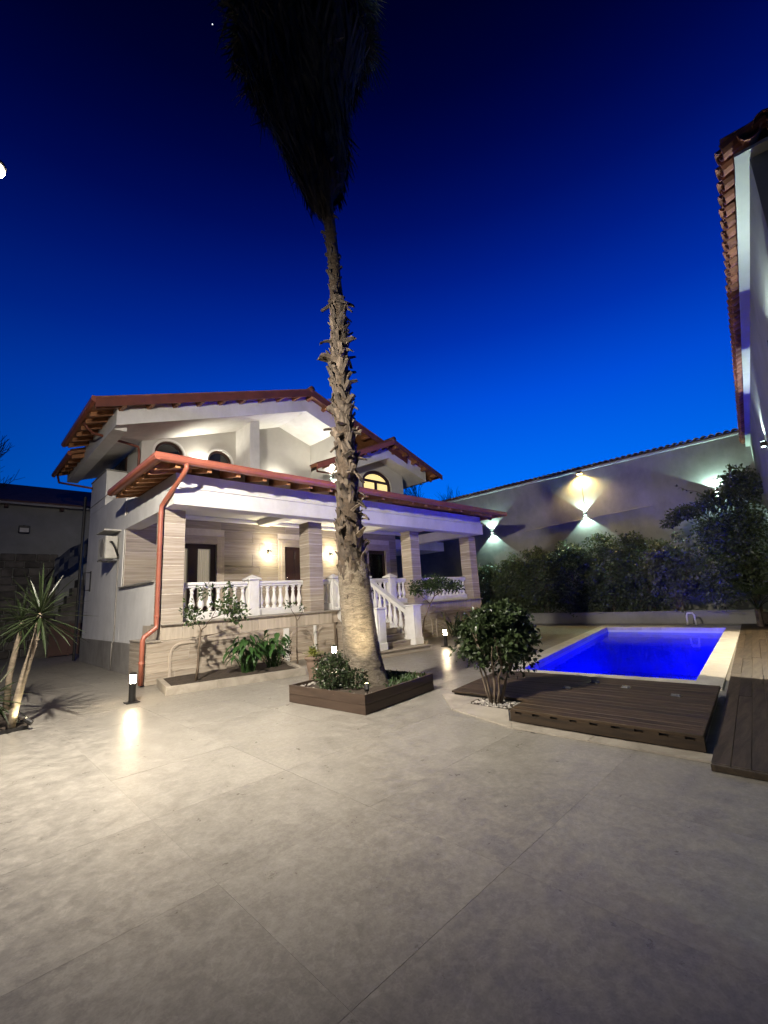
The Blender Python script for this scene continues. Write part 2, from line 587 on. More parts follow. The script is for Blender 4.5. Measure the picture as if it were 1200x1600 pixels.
M['broad'] = leafmat('broad_leaf', (0.05, 0.115, 0.03), (0.03, 0.075, 0.018), rough=0.34, island=0.4)
M['yucca'] = leafmat('yucca_leaf', (0.03, 0.045, 0.016), (0.017, 0.028, 0.01), rough=0.42, island=0.4)
M['yellow_leaf'] = leafmat('yellow_green_leaf', (0.30, 0.30, 0.05), (0.16, 0.20, 0.04), rough=0.4, island=0.4)
M['grass'] = leafmat('ground_cover', (0.05, 0.095, 0.03), (0.035, 0.06, 0.02), rough=0.5, island=0.5)
M['yuccabark'] = pm('yucca_stem', (0.27, 0.22, 0.16), (0.14, 0.11, 0.075), 10, 0.8, 0.7, stretch=(1, 1, 2.5), fine=40, dist=0.008)
M['terracotta'] = pm('clay_pot', (0.24, 0.17, 0.125), (0.14, 0.095, 0.07), 5, 0.7, 0.25, stain=0.3)
M['tarp'] = pm('blue_tarp', (0.008, 0.014, 0.045), (0.005, 0.009, 0.028), 3, 0.5, 0.3, distort=1)
M['rust'] = pm('brown_panel', (0.11, 0.055, 0.04), (0.07, 0.036, 0.028), 1.5, 0.7, 0.2, stain=0.3)
M['rubble'] = pm('rubble_stone', (0.14, 0.125, 0.105), (0.065, 0.058, 0.048), 3, 0.9, 0.5, objrand=0.3, fine=20, stain=0.3)
M['glow_curtain'] = pm('glow_curtain', (0.55, 0.48, 0.36), (0.38, 0.32, 0.23), 2.0, 0.85, 0.3, stretch=(14, 14, 0.3), lo=.3, hi=.7, fine=5)
_b = M['glow_curtain'].node_tree.nodes['Principled BSDF']
M['glow_curtain'].node_tree.links.new(_b.inputs['Base Color'].links[0].from_socket, _b.inputs['Emission Color'])
_b.inputs['Emission Strength'].default_value = 0.55  # emission added so the curtains look lit, no lamp stands behind them
M['curtain'] = pm('curtain', (0.55, 0.48, 0.36), (0.38, 0.32, 0.23), 2.0, 0.85, 0.3, stretch=(14, 14, 0.3), lo=.3, hi=.7, fine=5)
M['pooltile'] = pm('pool_mosaic', (0.6, 0.63, 0.68), (0.55, 0.58, 0.63), 2.0, 0.4, 0.05, fine=40)
M['branch'] = pm('bare_branch', (0.05, 0.04, 0.035), (0.03, 0.025, 0.02), 5, 0.9, 0.2)


def glassmat(name, tint=(0.06, 0.06, 0.06), rough=0.05):
    m, t, b = nmat(name)
    b.inputs['Base Color'].default_value = (*tint, 1)
    b.inputs['Roughness'].default_value = rough
    b.inputs['Specular IOR Level'].default_value = 0.6
    return m


M['glass_dark'] = glassmat('dark_glass', (0.012, 0.013, 0.015))


def clearglass(name):
    m, t, b = nmat(name)
    tr = t.nodes.new('ShaderNodeBsdfTransparent')
    gl = t.nodes.new('ShaderNodeBsdfGlossy')
    gl.inputs['Roughness'].default_value = 0.03
    fr = t.nodes.new('ShaderNodeFresnel')
    fr.inputs['IOR'].default_value = 1.5
    mx = t.nodes.new('ShaderNodeMixShader')
    t.links.new(fr.outputs[0], mx.inputs[0])
    t.links.new(tr.outputs[0], mx.inputs[1])
    t.links.new(gl.outputs[0], mx.inputs[2])
    t.links.new(mx.outputs[0], t.nodes['Material Output'].inputs['Surface'])
    return m


M['glass'] = clearglass('clear_glass')


def watermat():
    m, t, b = nmat('pool_water')
    N, L = t.nodes, t.links
    tr = N.new('ShaderNodeBsdfTransparent')
    tr.inputs['Color'].default_value = (0.03, 0.16, 1.0, 1)
    gl = N.new('ShaderNodeBsdfGlossy')
    gl.inputs['Roughness'].default_value = 0.02
    fr = N.new('ShaderNodeFresnel')
    fr.inputs['IOR'].default_value = 1.2
    no = N.new('ShaderNodeTexNoise')
    no.inputs['Scale'].default_value = 2.6
    no.inputs['Detail'].default_value = 3
    g = N.new('ShaderNodeNewGeometry')
    L.new(g.outputs['Position'], no.inputs['Vector'])
    bp = N.new('ShaderNodeBump')
    bp.inputs['Strength'].default_value = 0.12
    bp.inputs['Distance'].default_value = 0.05
    L.new(no.outputs['Fac'], bp.inputs['Height'])
    L.new(bp.outputs[0], gl.inputs['Normal'])
    L.new(bp.outputs[0], fr.inputs['Normal'])
    mx = N.new('ShaderNodeMixShader')
    L.new(fr.outputs[0], mx.inputs[0])
    L.new(tr.outputs[0], mx.inputs[1])
    L.new(gl.outputs[0], mx.inputs[2])
    L.new(mx.outputs[0], N['Material Output'].inputs['Surface'])
    return m


M['water'] = watermat()
M['lamp_warm'] = emat('bollard_glow', (1.0, 0.80, 0.52), 170)
M['lamp_white'] = emat('flood_glow', (1.0, 0.86, 0.62), 60)
M['lamp_yellow'] = emat('amber_glow', (1.0, 0.72, 0.22), 60)
M['lamp_cool'] = emat('cool_glow', (0.75, 1.0, 0.9), 30)
M['lamp_sconce'] = emat('sconce_glow', (1.0, 0.86, 0.45), 15)
M['lit_window'] = emat('lit_blind', (1.0, 0.80, 0.33), 0.9)
M['star'] = emat('star_glow', (1.0, 1.0, 1.0), 3.0)


# ------------------------------------------------------------------ plan geometry helpers
def clip_half(poly, a, b, keep_left):
    """part of convex poly on one side of line a->b"""
    out = []
    n = len(poly)

    def sd(p):
        v = (b[0] - a[0]) * (p[1] - a[1]) - (b[1] - a[1]) * (p[0] - a[0])
        return v if keep_left else -v
    for i in range(n):
        p, q = poly[i], poly[(i + 1) % n]
        sp, sq = sd(p), sd(q)
        if sp >= 0:
            out.append(p)
        if (sp > 0 and sq < 0) or (sp < 0 and sq > 0):
            t = sp / (sp - sq)
            out.append((p[0] + t * (q[0] - p[0]), p[1] + t * (q[1] - p[1])))
    return out


def area2(poly):
    n = len(poly)
    return abs(sum(poly[i][0] * poly[(i + 1) % n][1] - poly[(i + 1) % n][0] * poly[i][1] for i in range(n))) / 2


def subtract(poly, hole):
    """convex poly minus convex ccw hole -> convex pieces"""
    res = []
    rest = poly
    n = len(hole)
    for i in range(n):
        a, b = hole[i], hole[(i + 1) % n]
        outp = clip_half(rest, a, b, False)
        if len(outp) > 2 and area2(outp) > 1e-4:
            res.append(outp)
        rest = clip_half(rest, a, b, True)
        if len(rest) < 3 or area2(rest) < 1e-6:
            break
    return res

# ================================================================== GROUND, PATIO, POOL
POOL_IN = [(8.40, 1.76), (17.05, 2.55), (16.95, 6.0), (8.16, 4.61)]
POOL_OUT = [(7.95, 1.38), (17.8, 2.26), (17.7, 6.42), (7.75, 4.93)]
HOLE = [(8.30, 1.66), (17.15, 2.45), (17.05, 6.1), (8.06, 4.71)]

b = MB()
for q in subtract([(-500, -500), (500, -500), (500, 500), (-500, 500)], HOLE):
    b.add([(x, y, -0.05) for x, y in q], [tuple(range(len(q)))])
b.build('ground', M['soil'], kind='structure')

PATIO_RECT = (-14.0, 18.75, -9.0, 24.0)
b = MB()
for q in subtract([(PATIO_RECT[0], PATIO_RECT[2]), (PATIO_RECT[1], PATIO_RECT[2]), (PATIO_RECT[1], PATIO_RECT[3]), (PATIO_RECT[0], PATIO_RECT[3])], HOLE):
    b.add([(x, y, -0.0014) for x, y in q], [tuple(range(len(q)))])
patio = b.build('patio', M['grout'], kind='structure')
ORI[patio.name] = Vector((0, 0, 0))

TILE = 1.2
rest = MB()
tiles = []
iy0 = math.floor((PATIO_RECT[2]) / TILE)
for ix in range(-12, 16):
    for iy in range(iy0, 20):
        x0, y0 = 0.08 + ix * TILE, 0.43 + iy * TILE
        x1, y1 = min(x0 + TILE - .0016, PATIO_RECT[1]), min(y0 + TILE - .0016, PATIO_RECT[3])
        x0, y0 = max(x0, PATIO_RECT[0]), max(y0, PATIO_RECT[2])
        if x1 - x0 < .1 or y1 - y0 < .1:
            continue
        cx, cy = (x0 + x1) / 2, (y0 + y1) / 2
        # inside the house: no floor tiles needed
        if 3.6 < x0 and x1 < 16 and y0 > 11.2 and y1 < 18:
            continue
        v = Vector((cx, cy, -CAMH))
        dep = v.dot(f3)
        vis = dep > 0.3 and abs(v.dot(r3) / dep) < 0.95 and abs(v.dot(u3) / dep) < 1.3
        tiles.append((v.length + (0 if vis else 100), x0, x1, y0, y1))
tiles.sort()
for k, (d, x0, x1, y0, y1) in enumerate(tiles):
    polys = subtract([(x0, y0), (x1, y0), (x1, y1), (x0, y1)], HOLE)
    if not polys:
        continue
    zz = RND.uniform(-0.0006, 0.0006)
    if k < 290 and d < 100:
        t = MB()
        for q in polys:
            t.prism(q, -0.02, zz)
        t.build('floor_tile', M['floor'], patio)
    else:
        for q in polys:
            rest.prism(q, -0.02, zz)
rest.build('outlying_floor_tiles', M['floor'], patio, kind='stuff')

# swimming pool
pool = thing('swimming_pool', 'long swimming pool glowing deep blue beside the wooden deck', 'pool', (8.2, 3.2, 0))
b = MB()
n = 4
for i in range(n):
    a, c = POOL_IN[i], POOL_IN[(i + 1) % n]
    b.quad((a[0], a[1], -0.005), (a[0], a[1], -1.45), (c[0], c[1], -1.45), (c[0], c[1], -0.005))
b.add([(x, y, -1.45) for x, y in POOL_IN], [(0, 1, 2, 3)])
b.build('basin', M['pooltile'], pool)
for i in range(n):                                   # coping stones, mitred at the corners
    a, c, ao, co = Vector(POOL_IN[i]), Vector(POOL_IN[(i + 1) % n]), Vector(POOL_OUT[i]), Vector(POOL_OUT[(i + 1) % n])
    L = (c - a).length
    k = max(2, round(L / 0.62))
    for j in range(k):
        g = 0.0022
        t0, t1 = j / k + g / L, (j + 1) / k - g / L
        q = [a.lerp(c, t0), a.lerp(c, t1), ao.lerp(co, t1), ao.lerp(co, t0)]
        ov = (a - ao).normalized() * 0.02
        q[0] = q[0] + ov
        q[1] = q[1] + ov
        MB().prism([tuple(p) for p in q], -0.06, 0.03 + RND.uniform(-.001, .001)).build('coping_stone', M['coping'], pool)
b = MB()
ins = [(x, y) for x, y in POOL_IN]
nx, ny = 40, 16
vs, fs = [], []
for i in range(nx + 1):
    for j in range(ny + 1):
        p0 = Vector(ins[0]).lerp(Vector(ins[1]), i / nx)
        p1 = Vector(ins[3]).lerp(Vector(ins[2]), i / nx)
        p = p0.lerp(p1, j / ny)
        vs.append((p.x, p.y, -0.13))
for i in range(nx):
    for j in range(ny):
        k = i * (ny + 1) + j
        fs.append((k, k + ny + 1, k + ny + 2, k + 1))
b.add(vs, fs)
b.build('water', M['water'], kind='structure', smooth=True)
# underwater lamps sit in the wall on the right side, first row facing the house
M['pool_lamp'] = emat('pool_lamp_glow', (0.0, 0.0, 1.0), 900)
M['pool_fill'] = emat('pool_lamp_glow', (0.0, 0.0, 1.0), 2100)  # unseen downward row, added to brighten the pool floor
disc = MB().lathe([(0.001, 0.0), (0.075, 0.0), (0.075, 0.012), (0.001, 0.012)], seg=16)
for (e0, e1, ts, nrm, mat) in ((0, 1, (0.12, 0.37, 0.62, 0.87), Vector((-.09, .996, 0)), 'pool_lamp'), (0, 1, (0.40, 0.52, 0.63, 0.73), Vector((.01, .10, -.995)), 'pool_fill')):
    for t in ts:
        p = Vector(POOL_IN[e0]).lerp(Vector(POOL_IN[e1]), t)
        o = disc.build('pool_light', M[mat], pool, local=True)
        o.location = Vector((p.x + nrm.x * .004, p.y + (nrm.y * .004 if nrm.z > -.5 else .10), -0.60 if nrm.z > -.5 else -.30)) - origin(pool)
        o.rotation_euler = nrm.to_track_quat('Z', 'Y').to_euler()
lad = thing('pool_handle', 'small pale metal ladder handle standing at the far edge of the pool', 'pool handle', (18.05, 3.62, 0.0))
MB().tube([(18.05, 3.50, .0), (18.05, 3.51, .34), (18.05, 3.55, .42), (18.05, 3.69, .42), (18.05, 3.73, .34), (18.05, 3.74, .0)], 0.028, 8).build('hoop', M['rail_white'], lad, smooth=True)
for y in (3.50, 3.74):
    MB().lathe([(.05, .001), (.05, .015), (.03, .025)], (18.05, y, 0), 12).build('foot_flange', M['steel'], lad)

# ================================================================== HOUSE
house = thing('house', 'white two storey villa with stone columned porch and timber eaves behind the palm', 'house', (3.46, 10.8, 0))
HX0, HX1 = 3.46, 16.4
YF = 10.8          # column front
YB = 14.10         # porch back wall
ZD = 1.27          # deck
# ---- podium
pod = MB()
pod.box(3.17, 8.30, 10.71, 11.9, 0, 0.895)
pod.box(3.78, 8.30, 11.901, 14.0, 0, 0.895)
pod.box(10.2, HX1, 10.71, 14.0, 0, 0.90)
pod.box(8.30, 10.2, 11.0, 14.0, 0, 0.90)
podium = pod.build('podium', M['joint'], house)
deckm = MB()
deckm.box(3.50, HX1 - .02, 10.86, YB, 0.902, ZD - 0.035)
deckm.build('porch_floor', M['trim'], house)
lm = MB()
lm.box(3.44, HX1 + .02, 10.70, 11.42, ZD - 0.033, ZD + 0.002, b=.006)
lm.box(3.50, HX1 - .02, 11.422, YB, ZD - 0.033, ZD)
lm.build('porch_edge', M['marble'], house)


def podium_courses(x0, x1, zs, seed):
    r = random.Random(seed)
    for i in range(len(zs) - 1):
        x = x0
        first = True
        while x < x1 - .02:
            L = r.choice((0.95, 1.2, 1.2, 0.6)) if not first else r.choice((.6, 1.2, .9))
            first = False
            xe = min(x + L, x1)
            if x1 - xe < .25:
                xe = x1
            MB().box(x + .003, xe - .003, 10.700, 10.709, zs[i] + .004, zs[i + 1] - .004, b=.003).build('stone_panel', M['trav'], podium)
            x = xe


ZC = [0.0, 0.225, 0.45, 0.675, 0.895]
podium_courses(3.17, 8.28, ZC, 3)
podium_courses(10.22, HX1, ZC, 4)
for i in range(4):                                     # left return of the podium
    MB().box(3.145, 3.169, 10.69, 11.9, ZC[i] + .003, ZC[i + 1] - .003, b=.004).build('stone_panel', M['trav'], podium)
# raised arch mouldings on the podium face


def arch_band(x0, x1, r0, left=True, right=True, zt=0.86, w=0.055, name='arch_moulding'):
    out, inn = [], []
    N = 7
    pts = []
    if left:
        pts.append((x0, 0.0))
        for k in range(N + 1):
            a = math.pi - k / N * math.pi / 2
            pts.append((x0 + r0 + r0 * math.cos(a), zt - r0 + r0 * math.sin(a)))
    else:
        pts.append((x0, zt))
    if right:
        for k in range(N + 1):
            a = math.pi / 2 - k / N * math.pi / 2
            pts.append((x1 - r0 + r0 * math.cos(a), zt - r0 + r0 * math.sin(a)))
        pts.append((x1, 0.0))
    else:
        pts.append((x1, zt))
    m = MB()
    for i in range(len(pts) - 1):
        p, q = Vector(pts[i]), Vector(pts[i + 1])
        d = (q - p).normalized()
        nn = Vector((-d.y, d.x)) * w
        m.hexa([(p.x, 10.699, p.y), (q.x, 10.699, q.y), (q.x - nn.x, 10.699, q.y - nn.y), (p.x - nn.x, 10.699, p.y - nn.y)],
               [(p.x, 10.672, p.y), (q.x, 10.672, q.y), (q.x - nn.x, 10.672, q.y - nn.y), (p.x - nn.x, 10.672, p.y - nn.y)])
    m.build(name, M['trim'], podium)


arch_band(3.62, 6.55, 0.30, True, False, zt=.85)
arch_band(6.72, 7.55, 0.36, True, True, zt=.85)
arch_band(7.62, 8.24, 0.30, True, False, zt=.85)
arch_band(10.9, 12.9, 0.35, True, True, zt=.85)
arch_band(13.1, 15.9, 0.35, True, True, zt=.85)
MB().box(6.56, 6.71, 10.63, 10.699, 0, 0.89, b=.005).build('pilaster', M['white'], podium)
MB().box(7.552, 7.618, 10.63, 10.699, 0, 0.89, b=.005).build('pilaster', M['white'], podium)
# ---- upright stone fascia under the rail
r = random.Random(9)
x = 3.45
while x < HX1 - .02:
    xe = min(x + 0.485, HX1)
    if HX1 - xe < .2:
        xe = HX1
    if not (8.45 < (x + xe) / 2 < 10.0):
        MB().box(x + .0025, xe - .0025, 10.775, 10.858, 0.905, ZD - 0.037, b=.003).build('fascia_panel', M['trav_up'], house)
    x = xe
for i in range(3):
    MB().box(3.455, 3.499, 10.862 + i * .40, 11.258 + i * .40, 0.905, ZD - 0.037, b=.003).build('fascia_panel', M['trav_up'], house)
# ---- columns: eight stone blocks each
ZB, ZT = ZD + 0.004, 3.94
cm = MB().box(-.245, .245, -.25, .25, 0.002, (ZT - ZB) / 8 - .010, b=.006).mesh('column_block', M['trav'])
cw = MB().box(-.240, .240, -.245, .245, 0, ZT - ZB).mesh('column_core', M['joint'])
for cx in (3.702, 7.79, 12.355, 16.15):
    c = piece('column', cw, house, (cx, YF + .25, ZB))
    for k in range(8):
        piece('stone_block', cm, c, (cx, YF + .25, ZB + k * (ZT - ZB) / 8))
# ---- balustrades
prof = [(0.062, 0), (0.062, .035), (0.045, .05), (0.036, .075), (0.052, .105), (0.066, .15), (0.070, .19), (0.060, .25), (0.044, .32), (0.034, .39),
        (0.030, .44), (0.042, .462), (0.042, .485), (0.032, .505), (0.04, .54), (0.060, .56), (0.060, .60)]
balm = MB().lathe([(q_ * 1.12, z_) for q_, z_ in prof], seg=14).mesh('baluster', M['rail_white'], smooth=True)
YR = 11.22
ZR0 = ZD + .004


def balustrade(x0, x1, nb, y=YR):
    L = x1 - x0
    m = MB()
    m.box(x0, x1, y - .085, y + .085, ZR0 + .80, ZR0 + .85, b=.012)
    m.box(x0, x1, y - .105, y + .105, ZR0 + .851, ZR0 + .94, b=.022)
    br = m.build('balustrade', M['rail_white'], house)
    MB().box(x0, x1, y - .10, y + .10, ZR0, ZR0 + .20, b=.015).build('base_rail', M['rail_white'], br)
    for k in range(nb):
        piece('baluster', balm, br, (x0 + L * (k + .5) / nb, y, ZR0 + .20))
    return br


def newel(x, y, z0, z1, w=0.30, cap=True, parent=None, sub=False):
    m = MB()
    h = w / 2
    m.box(x - h - .02, x + h + .02, y - h - .02, y + h + .02, z0, z0 + .20 * (z1 - z0), b=.012)
    m.box(x - h, x + h, y - h, y + h, z0 + .2 * (z1 - z0), z1 - .06, b=.01)
    for s in (-1, 1):      # raised panel on the faces seen
        m.box(x - h * .62, x + h * .62, y + s * (h + .004) - .006, y + s * (h + .004) + .006, z0 + .28 * (z1 - z0), z1 - .16, b=.004)
        m.box(x + s * (h + .004) - .006, x + s * (h + .004) + .006, y - h * .62, y + h * .62, z0 + .28 * (z1 - z0), z1 - .16, b=.004)
    o = m.build('newel_post', M['rail_white'], parent or house)
    c = MB()
    c.box(x - h - .05, x + h + .05, y - h - .05, y + h + .05, z1 - .058, z1, b=.02)
    if cap:
        c.add([(x - h - .02, y - h - .02, z1 + .001), (x + h + .02, y - h - .02, z1 + .001), (x + h + .02, y + h + .02, z1 + .001), (x - h - .02, y + h + .02, z1 + .001), (x, y, z1 + .10)],
              [(0, 1, 4), (1, 2, 4), (2, 3, 4), (3, 0, 4)])
    c.build('post_cap', M['rail_white'], o)
    return o


balustrade(3.96, 5.76, 8)
newel(5.92, YR, ZR0, ZR0 + 1.02)
balustrade(6.08, 7.54, 7)
balustrade(8.05, 8.56, 2)
newel(8.72, YR - .02, ZR0, ZR0 + 1.02, .26)
newel(10.10, YR - .02, ZR0, ZR0 + 1.02, .26, cap=False)
balustrade(10.25, 11.16, 4)
newel(11.32, YR, ZR0, ZR0 + 1.02)
balustrade(11.49, 12.1, 3)
balustrade(12.61, 15.90, 14)
# ---- stairs
stairs = thing('stair_flight', 'stone porch stairs with white balusters rising just right of the palm trunk', 'stairs', (9.2, 8.6, 0))
NST = 8
RZ = ZD / NST
Y0, RUN = 8.62, 0.315
for k in range(NST):
    y0 = Y0 + k * RUN
    xl, xr = (8.05, 9.98) if k == 0 else (8.56 + .03 * k, 9.76 + .02 * k)
    z1 = (k + 1) * RZ
    if k == 0:
        s1 = MB().hexa([(8.10, 8.66, 0), (9.98, 8.40, 0), (9.98, 9.0, 0), (8.10, 9.0, 0)], [(8.10, 8.66, z1 - .03), (9.98, 8.40, z1 - .03), (9.98, 9.0, z1 - .03), (8.10, 9.0, z1 - .03)])
        st = s1.build('riser', M['trav'], stairs)
        MB().hexa([(8.07, 8.63, z1 - .029), (10.01, 8.37, z1 - .029), (10.01, 9.02, z1 - .029), (8.07, 9.02, z1 - .029)], [(8.07, 8.63, z1), (10.01, 8.37, z1), (10.01, 9.02, z1), (8.07, 9.02, z1)]).build('tread', M['trav'], stairs)
    else:
        MB().box(xl, xr, y0, y0 + RUN + .05 if k < NST - 1 else 11.0, z1 - RZ - .0, z1 - .031).build('riser', M['trav'], stairs)
        MB().box(xl, xr, y0 - .025, y0 + RUN - .027 if k < NST - 1 else 10.695, z1 - .03, z1 - (.002 if k < NST - 1 else .036), b=.005).build('tread', M['trav'], stairs)
for (xs, xt) in ((8.42, 8.72), (9.90, 10.05)):
    # sloping string, hand rail and balusters
    zA, zB = RZ + .02, ZD + .02
    ya, yb = 9.12, 11.02

    def slope(m, w, d0, d1, y0=ya):
        m.hexa([(xs - w, y0, zA + d0), (xs + w, y0, zA + d0), (xt + w, yb, zB + d0), (xt - w, yb, zB + d0)],
               [(xs - w, y0, zA + d1), (xs + w, y0, zA + d1), (xt + w, yb, zB + d1), (xt - w, yb, zB + d1)])
        return m
    slope(MB(), .12, -.17, .10).build('string', M['rail_white'], stairs)
    MB().hexa([(xs - .09, ya, 0), (xs + .09, ya, 0), (xt + .09, yb, 0), (xt - .09, yb, 0)], [(xs - .09, ya, zA - .172), (xs + .09, ya, zA - .172), (xt + .09, yb, zB - .172), (xt - .09, yb, zB - .172)]).build('side_wall', M['trav'], stairs)
    m = slope(MB(), .085, .80, .85, ya - .03)
    slope(m, .11, .852, .935, ya - .05)
    hro = m.build('handrail', M['rail_white'], stairs)
    for k in range(8):
        t = (k + .5) / 8
        piece('baluster', balm, hro, (xs + t * (xt - xs), ya + t * (yb - ya), zA + .09 + t * (zB - zA)), scale=(1, 1, 1.2))
    np_ = MB()
    h = .165
    y = 8.92
    z0, z1 = RZ + .001, 1.30
    np_.box(xs - h - .02, xs + h + .02, y - h - .02, y + h + .02, z0, z0 + .2, b=.012)
    np_.box(xs - h, xs + h, y - h, y + h, z0 + .2, z1 - .05, b=.01)
    np_.box(xs - h * .6, xs + h * .6, y - h - .012, y - h + .004, z0 + .28, z1 - .14, b=.004)
    npo = np_.build('newel_post', M['rail_white'], stairs)
    MB().box(xs - h - .03, xs + h + .03, y - h - .03, y + h + .03, z1 - .049, z1, b=.015).build('post_cap', M['rail_white'], npo)

# ---- porch beam, ceiling, back wall
b = MB()
b.box(HX0, 16.15, 10.20, 10.62, 3.945, 4.36, b=.008)
b.box(HX0 + .04, 16.11, 10.24, 10.62, 4.361, 4.70)
b.box(HX0 - .03, 16.18, 10.17, 10.62, 4.34, 4.375, b=.008)
b.box(HX0, HX0 + .42, 10.622, YB + .1, 3.945, 4.359)
b.box(HX0 + .04, HX0 + .42, 10.622, YB + .1, 4.361, 4.70)
b.box(15.73, 16.15, 10.622, YB + .1, 3.945, 4.359)
b.build('porch_beam', M['white'], house)
b = MB()
b.box(HX0 + .42, 15.73, 10.62, YB - .002, 4.50, 4.56)
pc = b.build('porch_ceiling', M['ceiling'], house)
b = MB()
b.box(HX0 + .425, 15.725, YB - .16, YB - .003, 4.36, 4.498, b=.03)
b.box(HX0 + .425, 15.725, 10.625, 10.78, 4.36, 4.498, b=.03)
for xx in (7.79, 12.355):
    b.box(xx - .2, xx + .2, 10.785, YB - .165, 4.30, 4.498, b=.015)
b.build('cornice', M['ceiling'], pc)
for xx in (5.7, 10.0, 14.0):                      # recessed dark vents on the ceiling
    MB().box(xx - .3, xx + .3, 11.3, 11.42, 4.494, 4.4985).build('ceiling_slot', M['black'], pc)

OPEN = [(4.75, 6.16, 1.27, 3.60, 'door'), (8.74, 9.64, 1.27, 3.62, 'door'), (12.95, 14.02, 1.27, 3.62, 'door')]
bw = MB()
XE = 14.75
xs_ = HX0 + .02
for (x0, x1, z0, z1, _) in OPEN:
    bw.box(xs_, x0, YB + .002, YB + .3, ZD, 4.6)
    bw.box(x0, x1, YB + .002, YB + .3, z1, 4.6)
    xs_ = x1
bw.box(xs_, XE, YB + .002, YB + .3, ZD, 4.6)
backwall = bw.build('porch_wall', M['joint'], house)
NC = 8
hz = (4.498 - ZD) / NC
FR = .27
r = random.Random(21)
for i in range(NC):
    z0, z1 = ZD + i * hz + .004, ZD + (i + 1) * hz - .004
    spans = []
    xs_ = HX0 + .03
    for (x0, x1, oz0, oz1, _) in OPEN:
        if z0 < oz1 + FR - .02:
            spans.append((xs_, x0 - FR - .004))
            xs_ = x1 + FR + .004
    spans.append((xs_, XE - .002))
    for (a, c) in spans:
        if c - a < .05:
            continue
        nseg = max(1, round((c - a) / 1.25))
        off = (i % 2) * .25
        cuts = [a] + [a + (c - a) * (k + off * (1 if nseg > 1 else 0)) / nseg for k in range(1, nseg)] + [c]
        for k in range(len(cuts) - 1):
            zt = z1
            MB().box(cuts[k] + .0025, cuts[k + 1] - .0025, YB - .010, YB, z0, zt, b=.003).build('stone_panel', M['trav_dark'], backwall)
for n_, (x0, x1, z0, z1, _) in enumerate(OPEN):      # stone surrounds and doors
    m = MB()
    for (k, w_, pr) in ((0, .27, .03), (1, .15, .055)):
        m.box(x0 - w_, x0 - .001, YB - pr, YB - .0005 - k * .0, z0, z1 + w_, b=.006)
        m.box(x1 + .001, x1 + w_, YB - pr, YB - .0005, z0, z1 + w_, b=.006)
        m.box(x0, x1, YB - pr, YB - .0005, z1 + .001, z1 + w_, b=.006)
    m.build('door_surround', M['trim'], house)
    d = MB()
    yd = YB + .045
    if n_ == 1:
        d.box(x0, x1, yd, yd + .05, z0, z1)
        for (u0, u1) in ((.08, .47), (.53, .92)):
            for (w0, w1) in ((.05, .38), (.43, .95)):
                d.box(x0 + (x1 - x0) * u0, x0 + (x1 - x0) * u1, yd - .018, yd - .001, z0 + (z1 - z0) * w0, z0 + (z1 - z0) * w1, b=.012)
        dd = d.build('door', M['darkwood'], house)
    else:
        st_ = .17 if n_ == 0 else .13
        xm = (x0 + x1) / 2
        d.box(x0, x0 + st_, yd, yd + .06, z0, z1)
        d.box(x1 - st_, x1, yd, yd + .06, z0, z1)
        d.box(x0 + st_, x1 - st_, yd, yd + .06, z1 - .15, z1)
        d.box(x0 + st_, x1 - st_, yd, yd + .06, z0, z0 + .35)
        if n_ == 0:
            d.box(xm - .19, xm + .12, yd - .01, yd + .055, z0 + .351, z1 - .151)
        dd = d.build('door', M['darkwood'], house)
        spans = [(x0 + st_ + .002, xm - .192), (xm + .122, x1 - st_ - .002)] if n_ == 0 else [(x0 + st_ + .002, x1 - st_ - .002)]
        for (u, w) in spans:
            MB().box(u, w, yd + .02, yd + .03, z0 + .352, z1 - .152).build('pane', M['glass'], dd)
            cu = MB()
            N_ = 26
            for k in range(N_):                   # pleated curtain behind the glass
                xa, xb = u + (w - u) * k / N_, u + (w - u) * (k + 1) / N_
                ya, yb = yd + .09 + .022 * math.sin(k * 1.7), yd + .09 + .022 * math.sin((k + 1) * 1.7)
                cu.quad((xa, ya, z0 + .36), (xb, yb, z0 + .36), (xb, yb, z1 - .16), (xa, ya, z1 - .16))
            cu.build('curtain', M['glow_curtain'], dd, smooth=True)
    MB().tube([(x0 + .09, yd - .03, z0 + .95), (x0 + .09, yd - .055, z0 + 1.0), (x0 + .09, yd - .055, z0 + 1.2), (x0 + .09, yd - .03, z0 + 1.25)], .012, 6).build('handle', M['steel'], dd, smooth=True)

# ---- left side wall, porch side opening, plinth, parapet
b = MB()
YE = 18.9
b.box(HX0, HX0 + .3, 11.31, YB + .1, ZD - .02, 2.25)           # parapet under the side opening
b.box(HX0, HX0 + .3, YB + .101, YE, 0, 5.15)
b.box(HX0 + .301, 14.75, YB + .302, YE, 0, 5.1)
b.box(HX0 + .002, HX0 + .3, 11.31, YB + .1, .0, ZD - .021)
b.build('ground_floor_wall', M['white'], house)
MB().box(HX0 - .07, HX0 + .32, 11.315, YB + .16, 2.251, 2.29, b=.006).build('opening_sill', M['plinth'], house)
b = MB()
b.box(HX0 - .01, 4.08, 16.7, YE, 5.151, 6.38, b=.01)
b.build('terrace_parapet', M['white'], house)
MB().box(HX0 - .04, 4.1, 16.66, YE + .02, 6.381, 6.42, b=.006).build('parapet_cap', M['plinth'], house)
MB().box(HX0 - .03, HX0 - .012, 15.2, YE, 5.43, 5.45).build('wall_joint', M['plinth'], house)
k = 0
y = 11.91
while y < YE - .05:
    ye = min(y + .9, YE)
    MB().box(HX0 - .04, HX0 - .003, y + .002, ye - .002, 0, .78, b=.003).build('plinth_panel', M['plinth'], house)
    y = ye
MB().box(3.13, 3.458, 11.0, 11.905, .896, .93, b=.004).build('podium_ledge', M['marble'], house)
MB().box(3.13, 3.44, 10.66, 10.998, .896, .93, b=.004).build('podium_ledge', M['marble'], house)

